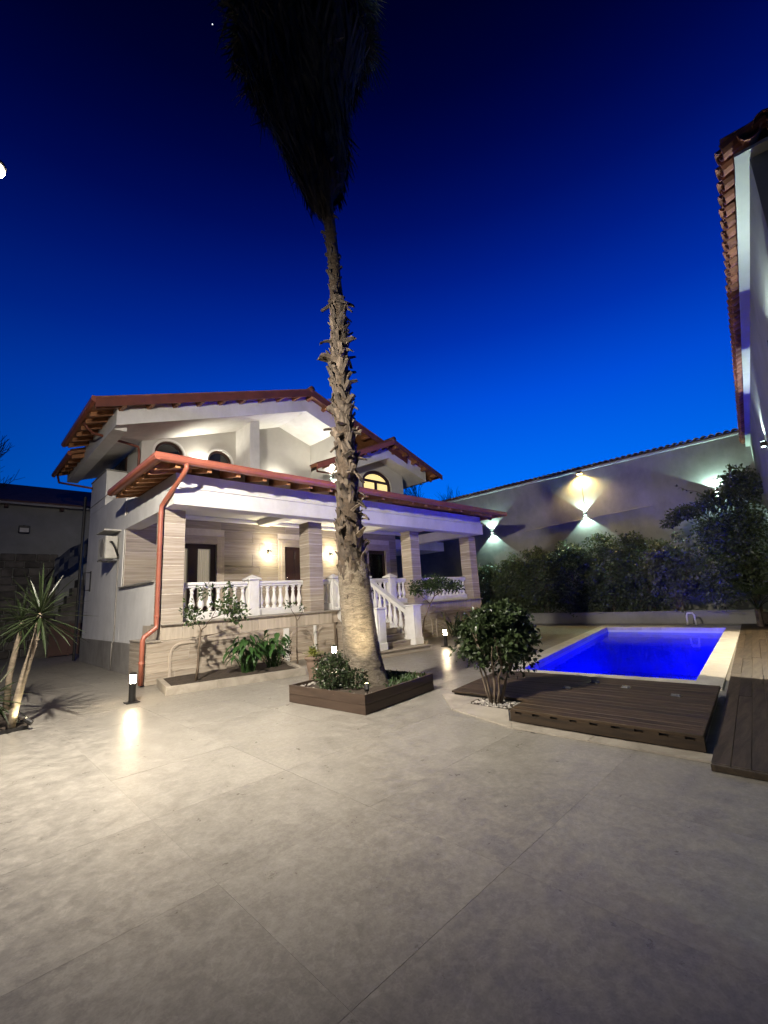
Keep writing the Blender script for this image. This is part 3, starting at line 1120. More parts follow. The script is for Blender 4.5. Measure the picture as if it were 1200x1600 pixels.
# ---- porch roof: hipped eave with gutter and exposed rafters
GZ, GY, GX0, GX1 = 4.77, 9.50, 2.90, 16.80
SL = 0.20


def zroof(y):
    return GZ + .06 + SL * (y - GY)


yT, xT0, xT1 = 13.4, 2.90 + 3.9, 16.8 - 3.9
b = MB()
up = .07
zt = zroof(yT)
for dz, mi in ((0, 0), (.012, 1)):
    b.add([(GX0, GY, zroof(GY) + dz), (GX1, GY, zroof(GY) + dz), (GX1 - 3.9, yT, zt + dz), (GX0 + 3.9, yT, zt + dz)], [(0, 1, 2, 3)], mi)
    b.add([(GX0, GY, zroof(GY) + dz), (GX0 + 3.9, yT, zt + dz), (GX0 + 3.9, 16.5, zt + dz), (GX0, 13.2, zroof(GY) + dz)], [(0, 1, 2, 3)], mi)
    b.add([(GX1, GY, zroof(GY) + dz), (GX1, 16.0, zroof(GY) + dz), (GX1 - 3.9, 16.0, zt + dz), (GX1 - 3.9, yT, zt + dz)], [(0, 1, 2, 3)], mi)
proof = b.build('porch_roof', [M['roofwood'], M['tile']], house)
raf = MB().hexa([(-.048, 0, -.235), (.048, 0, -.235), (.048, .95, -.235 + .95 * SL), (-.048, .95, -.235 + .95 * SL)],
                [(-.048, 0, -.002), (.048, 0, -.002), (.048, .95, -.002 + .95 * SL), (-.048, .95, -.002 + .95 * SL)]).mesh('rafter', M['rafterwood'])
x = 3.30
while x < 16.75:
    piece('rafter', raf, proof, (x, GY + .06, zroof(GY + .06)))
    x += .70
y = 9.95
while y < 13.2:
    piece('rafter', raf, proof, (GX0 + .06, y, zroof(GY + .06)), rot=(0, 0, -math.pi / 2))
    y += .45
y = 10.1
while y < 15:
    piece('rafter', raf, proof, (GX1 - .06, y, zroof(GY + .06)), rot=(0, 0, math.pi / 2))
    y += .7


def gutter(p, q, parent, s=1.0):
    """gutter trough with a rolled upper lip from p to q (horizontal); lies to the right of p->q"""
    p, q = Vector(p), Vector(q)
    d = (q - p)
    L = d.length
    a = math.atan2(d.y, d.x)
    MM = Matrix.Translation(p) @ Matrix.Rotation(a, 4, 'Z')
    m = MB()
    pr = [(-.02, .075), (-.105, .075), (-.115, .06), (-.105, .045), (-.125, .035), (-.13, -.02), (-.11, -.065), (-.07, -.09), (-.02, -.095)]
    pr = [(y_ * s, z_ * s) for y_, z_ in pr]
    n_ = len(pr)
    k0 = [MM @ Vector((0, y_, z_)) for y_, z_ in pr]
    k1 = [MM @ Vector((L, y_, z_)) for y_, z_ in pr]
    m.add(k0 + k1, [(i, (i + 1) % n_, n_ + (i + 1) % n_, n_ + i) for i in range(n_)] + [tuple(range(n_)), tuple(range(2 * n_ - 1, n_ - 1, -1))])
    return m.build('gutter', M['gutter'], parent)


gutter((GX0 - .11, GY, GZ), (GX1 + .11, GY, GZ), proof)
gutter((GX0, 13.25, GZ), (GX0, GY - .11, GZ), proof)
gutter((GX1, GY - .11, GZ), (GX1, 16.0, GZ), proof)
# fascia boards behind the gutter
MB().box(GX0, GX1, GY - .018, GY + .055, GZ - .08, GZ + .055).build('fascia_board', M['roofwood'], proof)
MB().box(GX0 - .018, GX0 + .055, GY + .056, 13.2, GZ - .08, GZ + .055).build('fascia_board', M['roofwood'], proof)
# downpipe at the left front corner
dp_ = MB()
dp_.tube([(3.45, 9.46, 4.70), (3.45, 9.46, 4.60), (3.43, 9.6, 4.48), (3.38, 10.55, 4.08), (3.36, 10.70, 3.98), (3.355, 10.72, 3.85), (3.35, 10.72, 1.30), (3.345, 10.715, 1.20), (3.09, 10.66, 1.03),
          (3.06, 10.65, .95), (3.055, 10.65, .04)], .052, 12)
dpo = dp_.build('downpipe', M['gutter'], proof, smooth=True)
for (x_, y_, z_) in ((3.355, 10.72, 3.8), (3.352, 10.72, 2.85), (3.35, 10.72, 1.45), (3.057, 10.65, .5)):
    MB().lathe([(.058, -.03), (.062, -.02), (.062, .02), (.058, .03)], (x_, y_, z_), 12).build('pipe_clip', M['gutter'], dpo)

# ================================================================== UPPER STOREY
RX, RZT = 9.33, 9.62
S1 = 0.34
EX0, EX1 = 2.30, 14.6
YG, YBEAM, YW = 12.90, 13.30, 15.30
YBK = 20.5


def zmain(x):
    return RZT - S1 * abs(x - RX)


def zsoff(x):
    return 8.89 - .333 * abs(x - RX)


mr = MB()
for (xa, xb) in ((EX0, RX), (RX, EX1)):
    za, zb = zmain(xa), zmain(xb)
    mr.hexa([(xa, YG, za - .10), (xb, YG, zb - .10), (xb, YBK if xa > 5 else 17.2, zb - .10), (xa, YBK if xa > 5 else 17.2, za - .10)],
            [(xa, YG, za), (xb, YG, zb), (xb, YBK if xa > 5 else 17.2, zb), (xa, YBK if xa > 5 else 17.2, za)])
mroof = mr.build('main_roof', M['roofwood'], house)
# roof covering and ridge
tl = MB()
for (xa, xb) in ((EX0 - .05, RX), (RX, EX1)):
    za, zb = zmain(xa) + .002, zmain(xb) + .002
    tl.hexa([(xa, YG - .03, za), (xb, YG - .03, zb), (xb, YBK, zb), (xa, YBK if xa > 5 else 17.25, za)],
            [(xa, YG - .03, za + .05), (xb, YG - .03, zb + .05), (xb, YBK, zb + .05), (xa, YBK if xa > 5 else 17.25, za + .05)])
tl.build('roof_covering', M['tile'], mroof)
rt = MB().tube([(0, 0, 0), (0, .40, 0.015)], [.13, .115], 10).mesh('ridge_tile', M['tile'], smooth=True)
y = YG - .05
while y < YBK - .3:
    piece('ridge_tile', rt, mroof, (RX, y, RZT + .03))
    y += .37
# verge boards along the gable
for (xa, xb) in ((EX0, RX), (RX, EX1)):
    za, zb = zmain(xa), zmain(xb)
    MB().hexa([(xa, YG - .035, za - .26), (xb, YG - .035, zb - .26), (xb, YG - .002, zb - .26), (xa, YG - .002, za - .26)],
              [(xa, YG - .035, za - .004), (xb, YG - .035, zb - .004), (xb, YG - .002, zb - .004), (xa, YG - .002, za - .004)]).build('verge_board', M['fascia'], mroof)
pur = MB().box(-.055, .055, 0, .46, -.15, 0).mesh('purlin_end', M['roofwood'])
for k in range(17):
    x_ = 2.95 + k * .72
    if x_ < EX1 - .2:
        piece('purlin_end', pur, mroof, (x_, YG + .0, zmain(x_) - .105 - .012), rot=(0, (-1 if x_ < RX else 1) * math.atan(S1), 0))
# left eave: rafters and gutter
raf2 = MB().hexa([(0, -.05, -.13), (.75, -.05, -.13 + .75 * S1), (.75, .05, -.13 + .75 * S1), (0, .05, -.13)],
                 [(0, -.05, -.002), (.75, -.05, -.002 + .75 * S1), (.75, .05, -.002 + .75 * S1), (0, .05, -.002)]).mesh('rafter', M['roofwood'])
y = 13.15
while y < 17.1:
    piece('rafter', raf2, mroof, (EX0 + .05, y, zmain(EX0 + .05) - .10))
    y += .62
gutter((EX0 + .02, 17.2, zmain(EX0) - .03), (EX0 + .02, YG - .05, zmain(EX0) - .03), mroof)
# second eave further back, a little further out
r2 = MB()
r2.hexa([(2.5, 17.3, 6.95), (4.2, 17.3, 7.60), (4.2, YBK, 7.60), (2.5, YBK, 6.95)], [(2.5, 17.3, 7.05), (4.2, 17.3, 7.70), (4.2, YBK, 7.70), (2.5, YBK, 7.05)])
rear = r2.build('rear_roof', M['roofwood'], house)
y = 17.5
while y < YBK - .1:
    piece('rafter', raf2, rear, (2.55, y, 6.96))
    y += .62
gutter((2.52, YBK, 6.97), (2.52, 17.28, 6.97), rear)
MB().hexa([(2.47, 17.25, 7.055), (4.2, 17.25, 7.71), (4.2, YBK, 7.71), (2.47, YBK, 7.055)], [(2.47, 17.25, 7.10), (4.2, 17.25, 7.75), (4.2, YBK, 7.75), (2.47, YBK, 7.10)]).build('roof_covering', M['tile'], rear)

# gable beam
g = MB()


def gpoly(xa, xb, top, bot, y0, y1, m):
    m.hexa([(xa, y0, bot(xa)), (xb, y0, bot(xb)), (xb, y1, bot(xb)), (xa, y1, bot(xa))], [(xa, y0, top(xa)), (xb, y0, top(xb)), (xb, y1, top(xb)), (xa, y1, top(xa))])


ztop = lambda x: zmain(x) - .103
gpoly(2.90, RX, ztop, zsoff, YBEAM, YBEAM + .35, g)
gpoly(RX, 11.6, ztop, zsoff, YBEAM, YBEAM + .35, g)
# side beam along the left eave
g.hexa([(2.90, YBEAM + .351, zsoff(2.9)), (3.25, YBEAM + .351, zsoff(2.9)), (3.25, YBK, zsoff(2.9)), (2.90, YBK, zsoff(2.9))],
       [(2.90, YBEAM + .351, ztop(2.9)), (3.25, YBEAM + .351, ztop(2.9) + .08), (3.25, YBK, ztop(2.9) + .08), (2.90, YBK, ztop(2.9))])
g.build('gable_beam', M['white'], house)
c = MB()
zs1 = lambda x: zsoff(x) + .06
zs2 = lambda x: zsoff(x) + .002
gpoly(3.26, RX, zs1, zs2, YBEAM + .352, YW + .3, c)
gpoly(RX, 10.9, zs1, zs2, YBEAM + .352, YW + .3, c)
gpoly(3.26, 4.4, zs1, zs2, YW + .301, YBK, c)
c.build('loggia_ceiling', M['white'], house)
# loggia back wall with arched openings


def arch_pts(cx, zs, r, rz, n=14):
    return [(cx + r * math.cos(math.pi - math.pi * k / n), zs + rz * math.sin(math.pi - math.pi * k / n)) for k in range(n + 1)]


def wall_with_arches(m, x0, x1, zb, ztopf, y0, y1, arches):
    """wall from x0..x1 with arched holes (cx, zs, r, rz, zsill)"""
    cur = x0
    for (cx, zs, r_, rz, zsill) in sorted(arches):
        gpoly(cur, cx - r_, ztopf, lambda x: zb, y0, y1, m)
        pts = arch_pts(cx, zs, r_, rz)
        for i in range(len(pts) - 1):
            (xa, za), (xb, zb2) = pts[i], pts[i + 1]
            m.hexa([(xa, y0, za), (xb, y0, zb2), (xb, y1, zb2), (xa, y1, za)], [(xa, y0, ztopf(xa)), (xb, y0, ztopf(xb)), (xb, y1, ztopf(xb)), (xa, y1, ztopf(xa))])
        if zsill > zb:
            gpoly(cx - r_, cx + r_, lambda x: zsill, lambda x: zb, y0, y1, m)
        cur = cx + r_
    gpoly(cur, x1, ztopf, lambda x: zb, y0, y1, m)


def arch_frame(name, cx, zs, r_, rz, zsill, y0, depth, w, parent, mat, pr=0.0):
    """frame ring round an arched opening"""
    m = MB()
    o_, i_ = arch_pts(cx, zs, r_ + pr, rz + pr), arch_pts(cx, zs, r_ - w, rz - w)
    for i in range(len(o_) - 1):
        m.hexa([(i_[i][0], y0, i_[i][1]), (i_[i + 1][0], y0, i_[i + 1][1]), (i_[i + 1][0], y0 + depth, i_[i + 1][1]), (i_[i][0], y0 + depth, i_[i][1])],
               [(o_[i][0], y0, o_[i][1]), (o_[i + 1][0], y0, o_[i + 1][1]), (o_[i + 1][0], y0 + depth, o_[i + 1][1]), (o_[i][0], y0 + depth, o_[i][1])])
    m.box(cx - r_ - pr, cx - r_ + w, y0, y0 + depth, zsill, zs)
    m.box(cx + r_ - w, cx + r_ + pr, y0, y0 + depth, zsill, zs)
    return m.build(name, mat, parent)


ARCH = [(4.98, 6.84, .48, .48, 5.3), (6.77, 6.86, .47, .47, 5.3), (10.1, 6.45, .30, .38, 5.3)]
w_ = MB()
zlw = lambda x: zsoff(x) - .001
wall_with_arches(w_, 4.1, RX, 4.6, zlw, YW, YW + .25, ARCH[:2])
wall_with_arches(w_, RX, 10.9, 4.6, zlw, YW, YW + .25, ARCH[2:])
w_.box(4.1, 4.35, YW + .251, YBK, 4.6, 7.10)
gpoly(10.9, 11.2, lambda x: zsoff(x) - .002, lambda x: 4.6, YBEAM + .01, YW + .25, w_)
w_.build('upper_wall', M['loggiawall'], house)
for (cx, zs, r_, rz, zsill) in ARCH:
    f = arch_frame('window', cx, zs, r_, rz, zsill, YW + .06, .09, .085, house, M['darkwood'])
    MB().box(cx - r_ + .086, cx + r_ - .086, YW + .07, YW + .13, zs - .13, zs - .02).build('transom', M['darkwood'], f)
    MB().box(cx - .04, cx + .04, YW + .07, YW + .13, zsill, zs - .131).build('mullion', M['darkwood'], f)
    p = MB()
    pts = arch_pts(cx, zs, r_ - .086, rz - .086)
    p.add([(x_, YW + .105, z_) for x_, z_ in pts], [tuple(range(len(pts)))])
    p.build('pane', M['glass_dark'], f)
    MB().box(cx - r_ + .087, cx + r_ - .087, YW + .10, YW + .108, zsill, zs - .021).build('pane', M['glass_dark'], f)
    m = MB()
    pts2 = arch_pts(cx, zs - .03, r_ - .15, rz - .20)
    m.add([(x_, YW + .175, z_) for x_, z_ in pts2], [tuple(range(len(pts2)))])
    m.build('blind', M['curtain'], f)
    arch_frame('architrave', cx, zs, r_, rz, zsill, YW - .035, .034, -.002, f, M['white'], pr=.075)
gc = MB()
gpoly(7.40, 7.78, zlw, lambda x: 4.6, 14.15, YW - .001, gc)
gc.build('gable_pillar', M['white'], house)
# side window of the upper floor
sw = MB()
sw.box(4.06, 4.099, 16.9, 18.35, 6.42, 7.02)
so = sw.build('window', M['darkwood'], house)
MB().box(4.05, 4.058, 17.0, 17.6, 6.5, 6.95).build('pane', M['glass_dark'], so)
MB().box(4.05, 4.058, 17.66, 18.25, 6.5, 6.95).build('pane', M['glass_dark'], so)
# eave downpipe crossing the loggia side
MB().tube([(2.36, 14.6, 7.13), (2.45, 14.6, 6.98), (2.6, 14.75, 6.92), (3.95, 15.12, 6.86), (4.0, 15.2, 6.8), (4.02, 15.22, 6.6), (4.02, 15.22, 5.0)], .04, 8).build('downpipe', M['fascia'], mroof, smooth=True)
MB().tube([(2.55, 20.2, 6.9), (2.6, 20.1, 6.6), (3.4, 18.6, 6.15)], .04, 8).build('downpipe', M['fascia'], rear, smooth=True)

# ---- dormer gable on the right
DY = 12.60
DRX, DRZ = 13.48, 8.38
DL, DRt = (9.25, 6.55), (16.77, 7.23)


def zdor(x):
    return DRZ + (DL[1] - DRZ) * (DRX - x) / (DRX - DL[0]) if x < DRX else DRZ + (DRt[1] - DRZ) * (x - DRX) / (DRt[0] - DRX)


def zds(x):
    return 7.66 + (x - DRX) * .40 if x < DRX else 7.66 - (x - DRX) * .30


d = MB()
d.hexa([(DL[0], DY, zdor(DL[0]) - .09), (10.9, DY, zdor(10.9) - .09), (10.9, 13.0, zdor(10.9) - .09), (DL[0], 13.0, zdor(DL[0]) - .09)],
       [(DL[0], DY, zdor(DL[0])), (10.9, DY, zdor(10.9)), (10.9, 13.0, zdor(10.9)), (DL[0], 13.0, zdor(DL[0]))])
for (xa, xb) in ((10.9, DRX), (DRX, DRt[0])):
    d.hexa([(xa, DY, zdor(xa) - .09), (xb, DY, zdor(xb) - .09), (xb, 18.5, zdor(xb) - .09), (xa, 18.5, zdor(xa) - .09)],
           [(xa, DY, zdor(xa)), (xb, DY, zdor(xb)), (xb, 18.5, zdor(xb)), (xa, 18.5, zdor(xa))])
droof = d.build('dormer_roof', M['roofwood'], house)
d = MB()
for (xa, xb, yb) in ((DL[0] - .03, 10.9, 13.02), (10.9, DRX, 18.5), (DRX, DRt[0] + .04, 18.5)):
    d.hexa([(xa, DY - .03, zdor(xa) + .002), (xb, DY - .03, zdor(xb) + .002), (xb, yb, zdor(xb) + .002), (xa, yb, zdor(xa) + .002)],
           [(xa, DY - .03, zdor(xa) + .05), (xb, DY - .03, zdor(xb) + .05), (xb, yb, zdor(xb) + .05), (xa, yb, zdor(xa) + .05)])
d.build('roof_covering', M['tile'], droof)
for (xa, xb, mt) in ((DL[0], DRX, 'gutter'), (DRX, DRt[0], 'fascia')):
    MB().hexa([(xa, DY - .05, zdor(xa) - .20), (xb, DY - .05, zdor(xb) - .20), (xb, DY - .002, zdor(xb) - .20), (xa, DY - .002, zdor(xa) - .20)],
              [(xa, DY - .05, zdor(xa) - .003), (xb, DY - .05, zdor(xb) - .003), (xb, DY - .002, zdor(xb) - .003), (xa, DY - .002, zdor(xa) - .003)]).build('verge_board', M[mt], droof)
y = DY - .05
while y < 18.2:
    piece('ridge_tile', rt, droof, (DRX, y, DRZ + .03))
    y += .37
for k in range(11):
    x_ = 9.75 + k * .66
    if x_ < DRt[0] - .2:
        sl = math.atan((DRZ - DL[1]) / (DRX - DL[0])) if x_ < DRX else -math.atan((DRZ - DRt[1]) / (DRt[0] - DRX))
        piece('purlin_end', pur, droof, (x_, DY + .005, zdor(x_) - .10), rot=(0, -sl, 0), scale=(1, .74, 1))
blk = MB().box(-.35, .35, -.05, .05, -.06, .06).mesh('rafter', M['roofwood'])
for k in range(8):
    piece('rafter', blk, droof, (DRt[0] - .42, 13.2 + k * .65, zdor(DRt[0] - .42) - .16), rot=(0, math.atan(.35), 0))
MB().tube([(DL[0] + .08, DY + .12, DL[1] - .10), (DL[0] + .15, DY + .2, DL[1] - .22), (10.6, 13.2, 6.5), (10.85, 13.26, 6.35), (10.85, 13.26, 5.0)], .035, 8).build('downpipe', M['fascia'], droof, smooth=True)
DB = 12.95
g = MB()
zdt = lambda x: zdor(x) - .093
gpoly(11.0, DRX, zdt, zds, DB, DB + .3, g)
gpoly(DRX, 15.97, zdt, zds, DB, DB + .3, g)
g.build('dormer_beam', M['white'], house)
c = MB()
gpoly(11.0, DRX, lambda x: zds(x) + .06, lambda x: zds(x) + .002, DB + .301, 13.9, c)
gpoly(DRX, 15.97, lambda x: zds(x) + .06, lambda x: zds(x) + .002, DB + .301, 18.0, c)
c.build('dormer_soffit', M['white'], house)
DW = 13.60
DA = (13.28, 6.55, .90, .64, 5.1)
w_ = MB()
cx, zs, r_, rz, zsill = DA
gpoly(11.21, cx - r_, lambda x: zds(x) - .001, lambda x: 4.6, DW, DW + .28, w_)
pts = arch_pts(cx, zs, r_, rz, 16)
for i in range(len(pts) - 1):
    (xa, za), (xb, zb) = pts[i], pts[i + 1]
    w_.hexa([(xa, DW, za), (xb, DW, zb), (xb, DW + .28, zb), (xa, DW + .28, za)],
            [(xa, DW, zds(xa) - .001), (xb, DW, zds(xb) - .001), (xb, DW + .28, zds(xb) - .001), (xa, DW + .28, zds(xa) - .001)])
gpoly(cx + r_, 15.0, lambda x: zds(x) - .001, lambda x: 4.6, DW, DW + .28, w_)
gpoly(cx - r_, cx + r_, lambda x: zsill, lambda x: 4.6, DW, DW + .28, w_)
w_.box(14.72, 15.0, DW + .281, 18.0, 4.6, 7.05)
w_.build('dormer_wall', M['loggiawall'], house)
f = arch_frame('window', cx, zs, r_, rz, zsill, DW + .07, .10, .15, house, M['darkwood'])
MB().box(cx - r_ + .151, cx + r_ - .151, DW + .08, DW + .16, zs + .08, zs + .20).build('transom', M['darkwood'], f)
MB().box(cx - .075, cx + .075, DW + .08, DW + .16, zsill, zs + .079).build('mullion', M['darkwood'], f)
ap = arch_pts(cx, zs, r_ - .152, rz - .152)
for nm, xa, xb, za, zb in (('u', -9, 9, zs + .201, 9), ('l', -9, cx - .076, zsill, zs + .079), ('r', cx + .076, 99, zsill, zs + .079)):
    pl_ = [(cx - r_ + .152, zsill)] + ap + [(cx + r_ - .152, zsill)]
    pl_ = clip_half(pl_, (0, za), (1, za), True)
    pl_ = clip_half(pl_, (0, zb), (1, zb), False)
    if nm == 'l':
        pl_ = clip_half(pl_, (xb, 0), (xb, 1), True)
    if nm == 'r':
        pl_ = clip_half(pl_, (xa, 0), (xa, 1), False)
    m = MB()
    m.add([(x_, DW + .12, z_) for x_, z_ in pl_], [tuple(range(len(pl_)))])
    m.build('pane', M['lit_window'], f)
# side canopy beyond the porch
MB().box(14.76, 18.5, 14.15, 16.6, 3.74, 4.2, b=.01).build('side_canopy', M['white'], house)
MB().box(14.77, 14.99, 16.0, 18.8, 0, 4.58).build('side_wall', M['white'], house)

# things fixed to the left wall
ac = thing('air_conditioner', 'cream outdoor air conditioner bracketed high on the white side wall', 'air conditioner', (3.2, 14.9, 3.1))
m = MB()
m.box(3.08, 3.40, 14.55, 15.40, 3.14, 3.80, b=.02)
m.build('casing', M['cream'], ac)
m = MB()
m.lathe([(.26, 0), (.26, .012), (.22, .02)], (0, 0, 0), 20)
o = m.build('fan_guard', M['plinth'], ac, local=True)
o.location = Vector((3.078, 14.88, 3.47)) - origin(ac)
o.rotation_euler = (0, -math.pi / 2, 0)
MB().tube([(3.2, 14.52, 3.62), (3.22, 14.42, 3.6), (3.3, 14.40, 3.45), (3.4, 14.45, 3.2)], .03, 7).build('hose', M['black'], ac, smooth=True)
for y_ in (14.7, 15.25):
    MB().box(3.05, 3.455, y_ - .02, y_ + .02, 3.09, 3.135).build('bracket', M['steel'], ac)
MB().box(3.02, 3.455, 14.5, 15.5, 3.95, 3.99).build('rain_cover', M['cream'], ac)
cdt = MB().tube([(3.44, 14.6, 3.1), (3.44, 14.6, 2.0), (3.44, 14.6, .79), (3.40, 14.6, .74), (3.40, 14.6, .05)], .018, 6).build('conduit_pipe', M['plinth'], smooth=True)
tag(cdt, 'thin grey conduit running down the white side wall below the air conditioner', 'pipe')
hb = thing('hose_bracket', 'dark metal hose bracket on the far end of the side wall', 'bracket', (3.4, 18.3, 2.6))
MB().tube([(3.45, 18.1, 3.0), (3.25, 18.1, 3.0), (3.25, 18.1, 2.4), (3.45, 18.1, 2.4)], .02, 6).build('bar', M['black'], hb)
MB().box(3.44, 3.458, 18.04, 18.16, 2.35, 3.05).build('back_plate', M['black'], hb)

# ================================================================== OTHER BUILDINGS AND WALLS
TU = Vector((.995, .0998))
TN = Vector((.0998, -.995))          # into the building
TE0 = Vector((5.55, .08))


def tw(t, off, z=0.0):
    p = TE0 + TU * t + TN * off
    return (p.x, p.y, z)


tower = thing('tall_building', 'tall pale building with a tiled eave on the right side of the pool', 'building', tw(.3, .3))
poly = [tw(.30, .28)[:2], tw(14.6, .28)[:2], tw(14.6, 7.5)[:2], tw(.30, 7.5)[:2]]
MB().prism(poly, 0, 6.13).build('wall', M['towerplaster'], tower)
b = MB()
b.prism([tw(.15, .15)[:2], tw(14.5, .15)[:2], tw(14.5, .30)[:2], tw(.30, .30)[:2]], 6.10, 6.135)
b.prism([tw(.15, .15)[:2], tw(.30, .30)[:2], tw(.30, 7.5)[:2], tw(.15, 7.5)[:2]], 6.10, 6.135)
b.build('soffit', M['soffit'], tower)
b = MB()
top = Vector(tw(4.0, 4.0))
e0, e1, e2, e3 = tw(.06, .06, 6.33), tw(14.5, .06, 6.33), tw(14.5, 4.0, 7.4), tw(4.0, 4.0, 7.4)
b.add([e0, e1, e2, e3], [(0, 1, 2, 3)])
b.add([tw(.06, .06, 6.33), e3, tw(4.0, 7.5, 7.4), tw(.06, 7.5, 6.33)], [(0, 1, 2, 3)])
troof = b.build('roof', M['tile_dark'], tower)


def barrel(name, L, r0, r1, th, mat, seg=6, down=False):
    """half round clay tile, along +y, opening downward (cap) or upward (channel)"""
    vs = []
    for (y, r_) in ((0, r0), (L, r1)):
        for k in range(seg + 1):
            a = math.pi * k / seg
            for rr in (r_, r_ - th):
                z = rr * math.sin(a)
                vs.append((rr * math.cos(a), y, -z if down else z))
    n = (seg + 1) * 2
    fs = []
    for k in range(seg):
        i = 2 * k
        fs += [(i, i + 2, n + i + 2, n + i), (i + 1, n + i + 1, n + i + 3, i + 3), (i, i + 1, i + 3, i + 2), (n + i, n + i + 2, n + i + 3, n + i + 1)]
    fs += [(0, n, n + 1, 1), (2 * seg, 2 * seg + 1, n + 2 * seg + 1, n + 2 * seg)]
    m = MB()
    m.add(vs, fs)
    return m.mesh(name, mat)


capm = barrel('roof_tile', .42, .098, .085, .013, M['tile'])
chm = barrel('roof_tile', .42, .106, .092, .013, M['tile'], down=True)
ang = math.atan2(TU.y, TU.x)
pitch = math.atan(.3)
t = .15
while t < 14.3:
    j = RND.uniform(-.006, .006)
    piece('roof_tile', chm, troof, tw(t, .035 + j, 6.25), rot=(pitch, 0, ang + math.pi + RND.uniform(-.03, .03)))
    piece('roof_tile', capm, troof, tw(t + .125, .03 + j, 6.255), rot=(pitch, 0, ang + math.pi + RND.uniform(-.03, .03)))
    t += .25
t = .3
while t < 6.5:
    piece('roof_tile', chm, troof, tw(.035, t, 6.25), rot=(pitch, 0, ang - math.pi / 2 + RND.uniform(-.03, .03)))
    piece('roof_tile', capm, troof, tw(.03, t + .125, 6.255), rot=(pitch, 0, ang - math.pi / 2 + RND.uniform(-.03, .03)))
    t += .25

# long boundary wall behind the pool
lw = thing('boundary_wall', 'long grey rendered wall capped with clay tiles behind the hedge and pool', 'wall', (20.0, 7, 0))
MB().box(20.0, 20.35, -3.0, 24.4, 0, 6.62).build('wall', M['greyplaster'], lw)
cop = MB().box(19.93, 20.42, -3.0, 24.4, 6.622, 6.72, b=.02).build('coping', M['soffit'], lw)
y = 1.1
capw = barrel('roof_tile', .46, .115, .095, .018, M['tile_dark'])
k = 0
while y < 24.2:
    piece('roof_tile', capw, cop, (19.86, y, 6.735 + RND.uniform(-.006, .006)), rot=(math.radians(9), 0, -math.pi / 2 + RND.uniform(-.05, .05)))
    y += .235
    k += 1
MB().box(20.05, 20.3, -3, 24.4, 6.722, 6.80).build('bedding', M['tile_dark'], lw)
tag(MB().tube([(19.985, 4.6, 4.56), (19.985, 7.0, 4.47), (19.985, 10.2, 4.32)], .018, 5).build('wall_cable', M['plinth']), 'thin straight cable running level along the grey boundary wall', 'cable')
tag(MB().tube([(19.985, 7.22, 6.45), (19.985, 7.24, 4.78)], .014, 5).build('lamp_cable', M['black']), 'dark cable dropping from the amber lamp to the lamp below it', 'cable')

# low planter kerb in front of the hedge
kw = thing('hedge_kerb', 'low rendered kerb wall holding the hedge bed behind the pool', 'kerb', (18.8, 7, 0))
MB().box(18.76, 18.90, 1.95, 13.0, 0, .40, b=.01).build('wall', M['greyplaster'], kw)
MB().box(18.74, 18.93, 1.93, 13.02, .402, .45, b=.01).build('coping', M['greyplaster'], kw)
tag(MB().box(18.91, 19.98, 1.4, 13.4, 0, .36).build('bed_soil', M['soil']), kind='structure')

# far left: yard wall, lean-to roof, stairs, odds and ends
nb = thing('yard_wall', 'dim grey yard wall with a dark lean-to roof far left behind the yuccas', 'wall', (-2, 24, 0))
MB().box(-16, 7.0, 24.0, 24.4, 0, 6.488).build('wall', M['towerplaster'], nb)
nr = MB()
nr.hexa([(-16, 23.6, 6.35), (7.2, 23.6, 6.35), (7.2, 29, 8.3), (-16, 29, 8.3)], [(-16, 23.6, 6.50), (7.2, 23.6, 6.50), (7.2, 29, 8.45), (-16, 29, 8.45)])
nro = nr.build('roof', M['tile_dark'], nb)
MB().box(-16, 7.2, 23.56, 23.62, 6.33, 6.42).build('gutter', M['plinth'], nro)
for k in range(9):
    MB().box(-12 + k * 1.9, -11.88 + k * 1.9, 23.64, 23.99, 6.20, 6.34).build('post', M['rust'], nro)
r = random.Random(5)
row = 0
z = 0.0
while z < 4.1:
    hh = r.uniform(.26, .36)
    x = -2.5 + r.uniform(0, .3)
    while x < 3.2 - .0:
        L = r.uniform(.35, .75)
        MB().box(x + .012, min(x + L, 3.3) - .012, 23.90 + r.uniform(-.03, .02), 23.998, z + .012, z + hh - .012, b=.03).build('stone', M['rubble'], nb)
        x += L
    z += hh
fl = thing('yard_floodlight', 'small unlit square floodlight fixed on the dim left yard wall', 'floodlight', (2.02, 23.95, 5.3))
MB().box(1.83, 2.21, 23.78, 23.88, 5.14, 5.46, b=.02).build('housing', M['black'], fl)
MB().box(1.87, 2.17, 23.772, 23.779, 5.18, 5.36).build('glass', M['cream'], fl)
MB().box(1.98, 2.06, 23.881, 23.995, 5.2, 5.5).build('bracket', M['black'], fl)
ys = thing('yard_steps', 'dark metal stair handrail climbing the stone wall at far left', 'handrail', (3.4, 23, 0))
MB().tube([(2.75, 22.9, 3.1), (3.55, 22.9, 4.42), (4.05, 22.9, 4.42)], .03, 6).build('handrail', M['black'], ys, smooth=True)
for (x_, zt) in ((2.8, 3.2), (3.2, 3.85), (3.55, 4.42), (4.0, 4.42)):
    MB().tube([(x_, 22.9, zt - 1.0), (x_, 22.9, zt)], .022, 6).build('post', M['black'], ys)
for k in range(9):
    MB().box(2.5 + k * .17, 4.1, 22.6, 23.3, k * .34, k * .34 + .335).build('step', M['rubble'], ys)
tp = MB()
for i in range(7):
    for j in range(5):
        def P(i, j):
            return (3.0 + i * .16, 22.55 + .06 * math.sin(i * 2.1 + j), 3.15 + i * .13 + j * .16 + .05 * math.sin(i * 1.3 + j * 2))
        tp.add([P(i, j), P(i + 1, j), P(i + 1, j + 1), P(i, j + 1)], [(0, 1, 2, 3)])
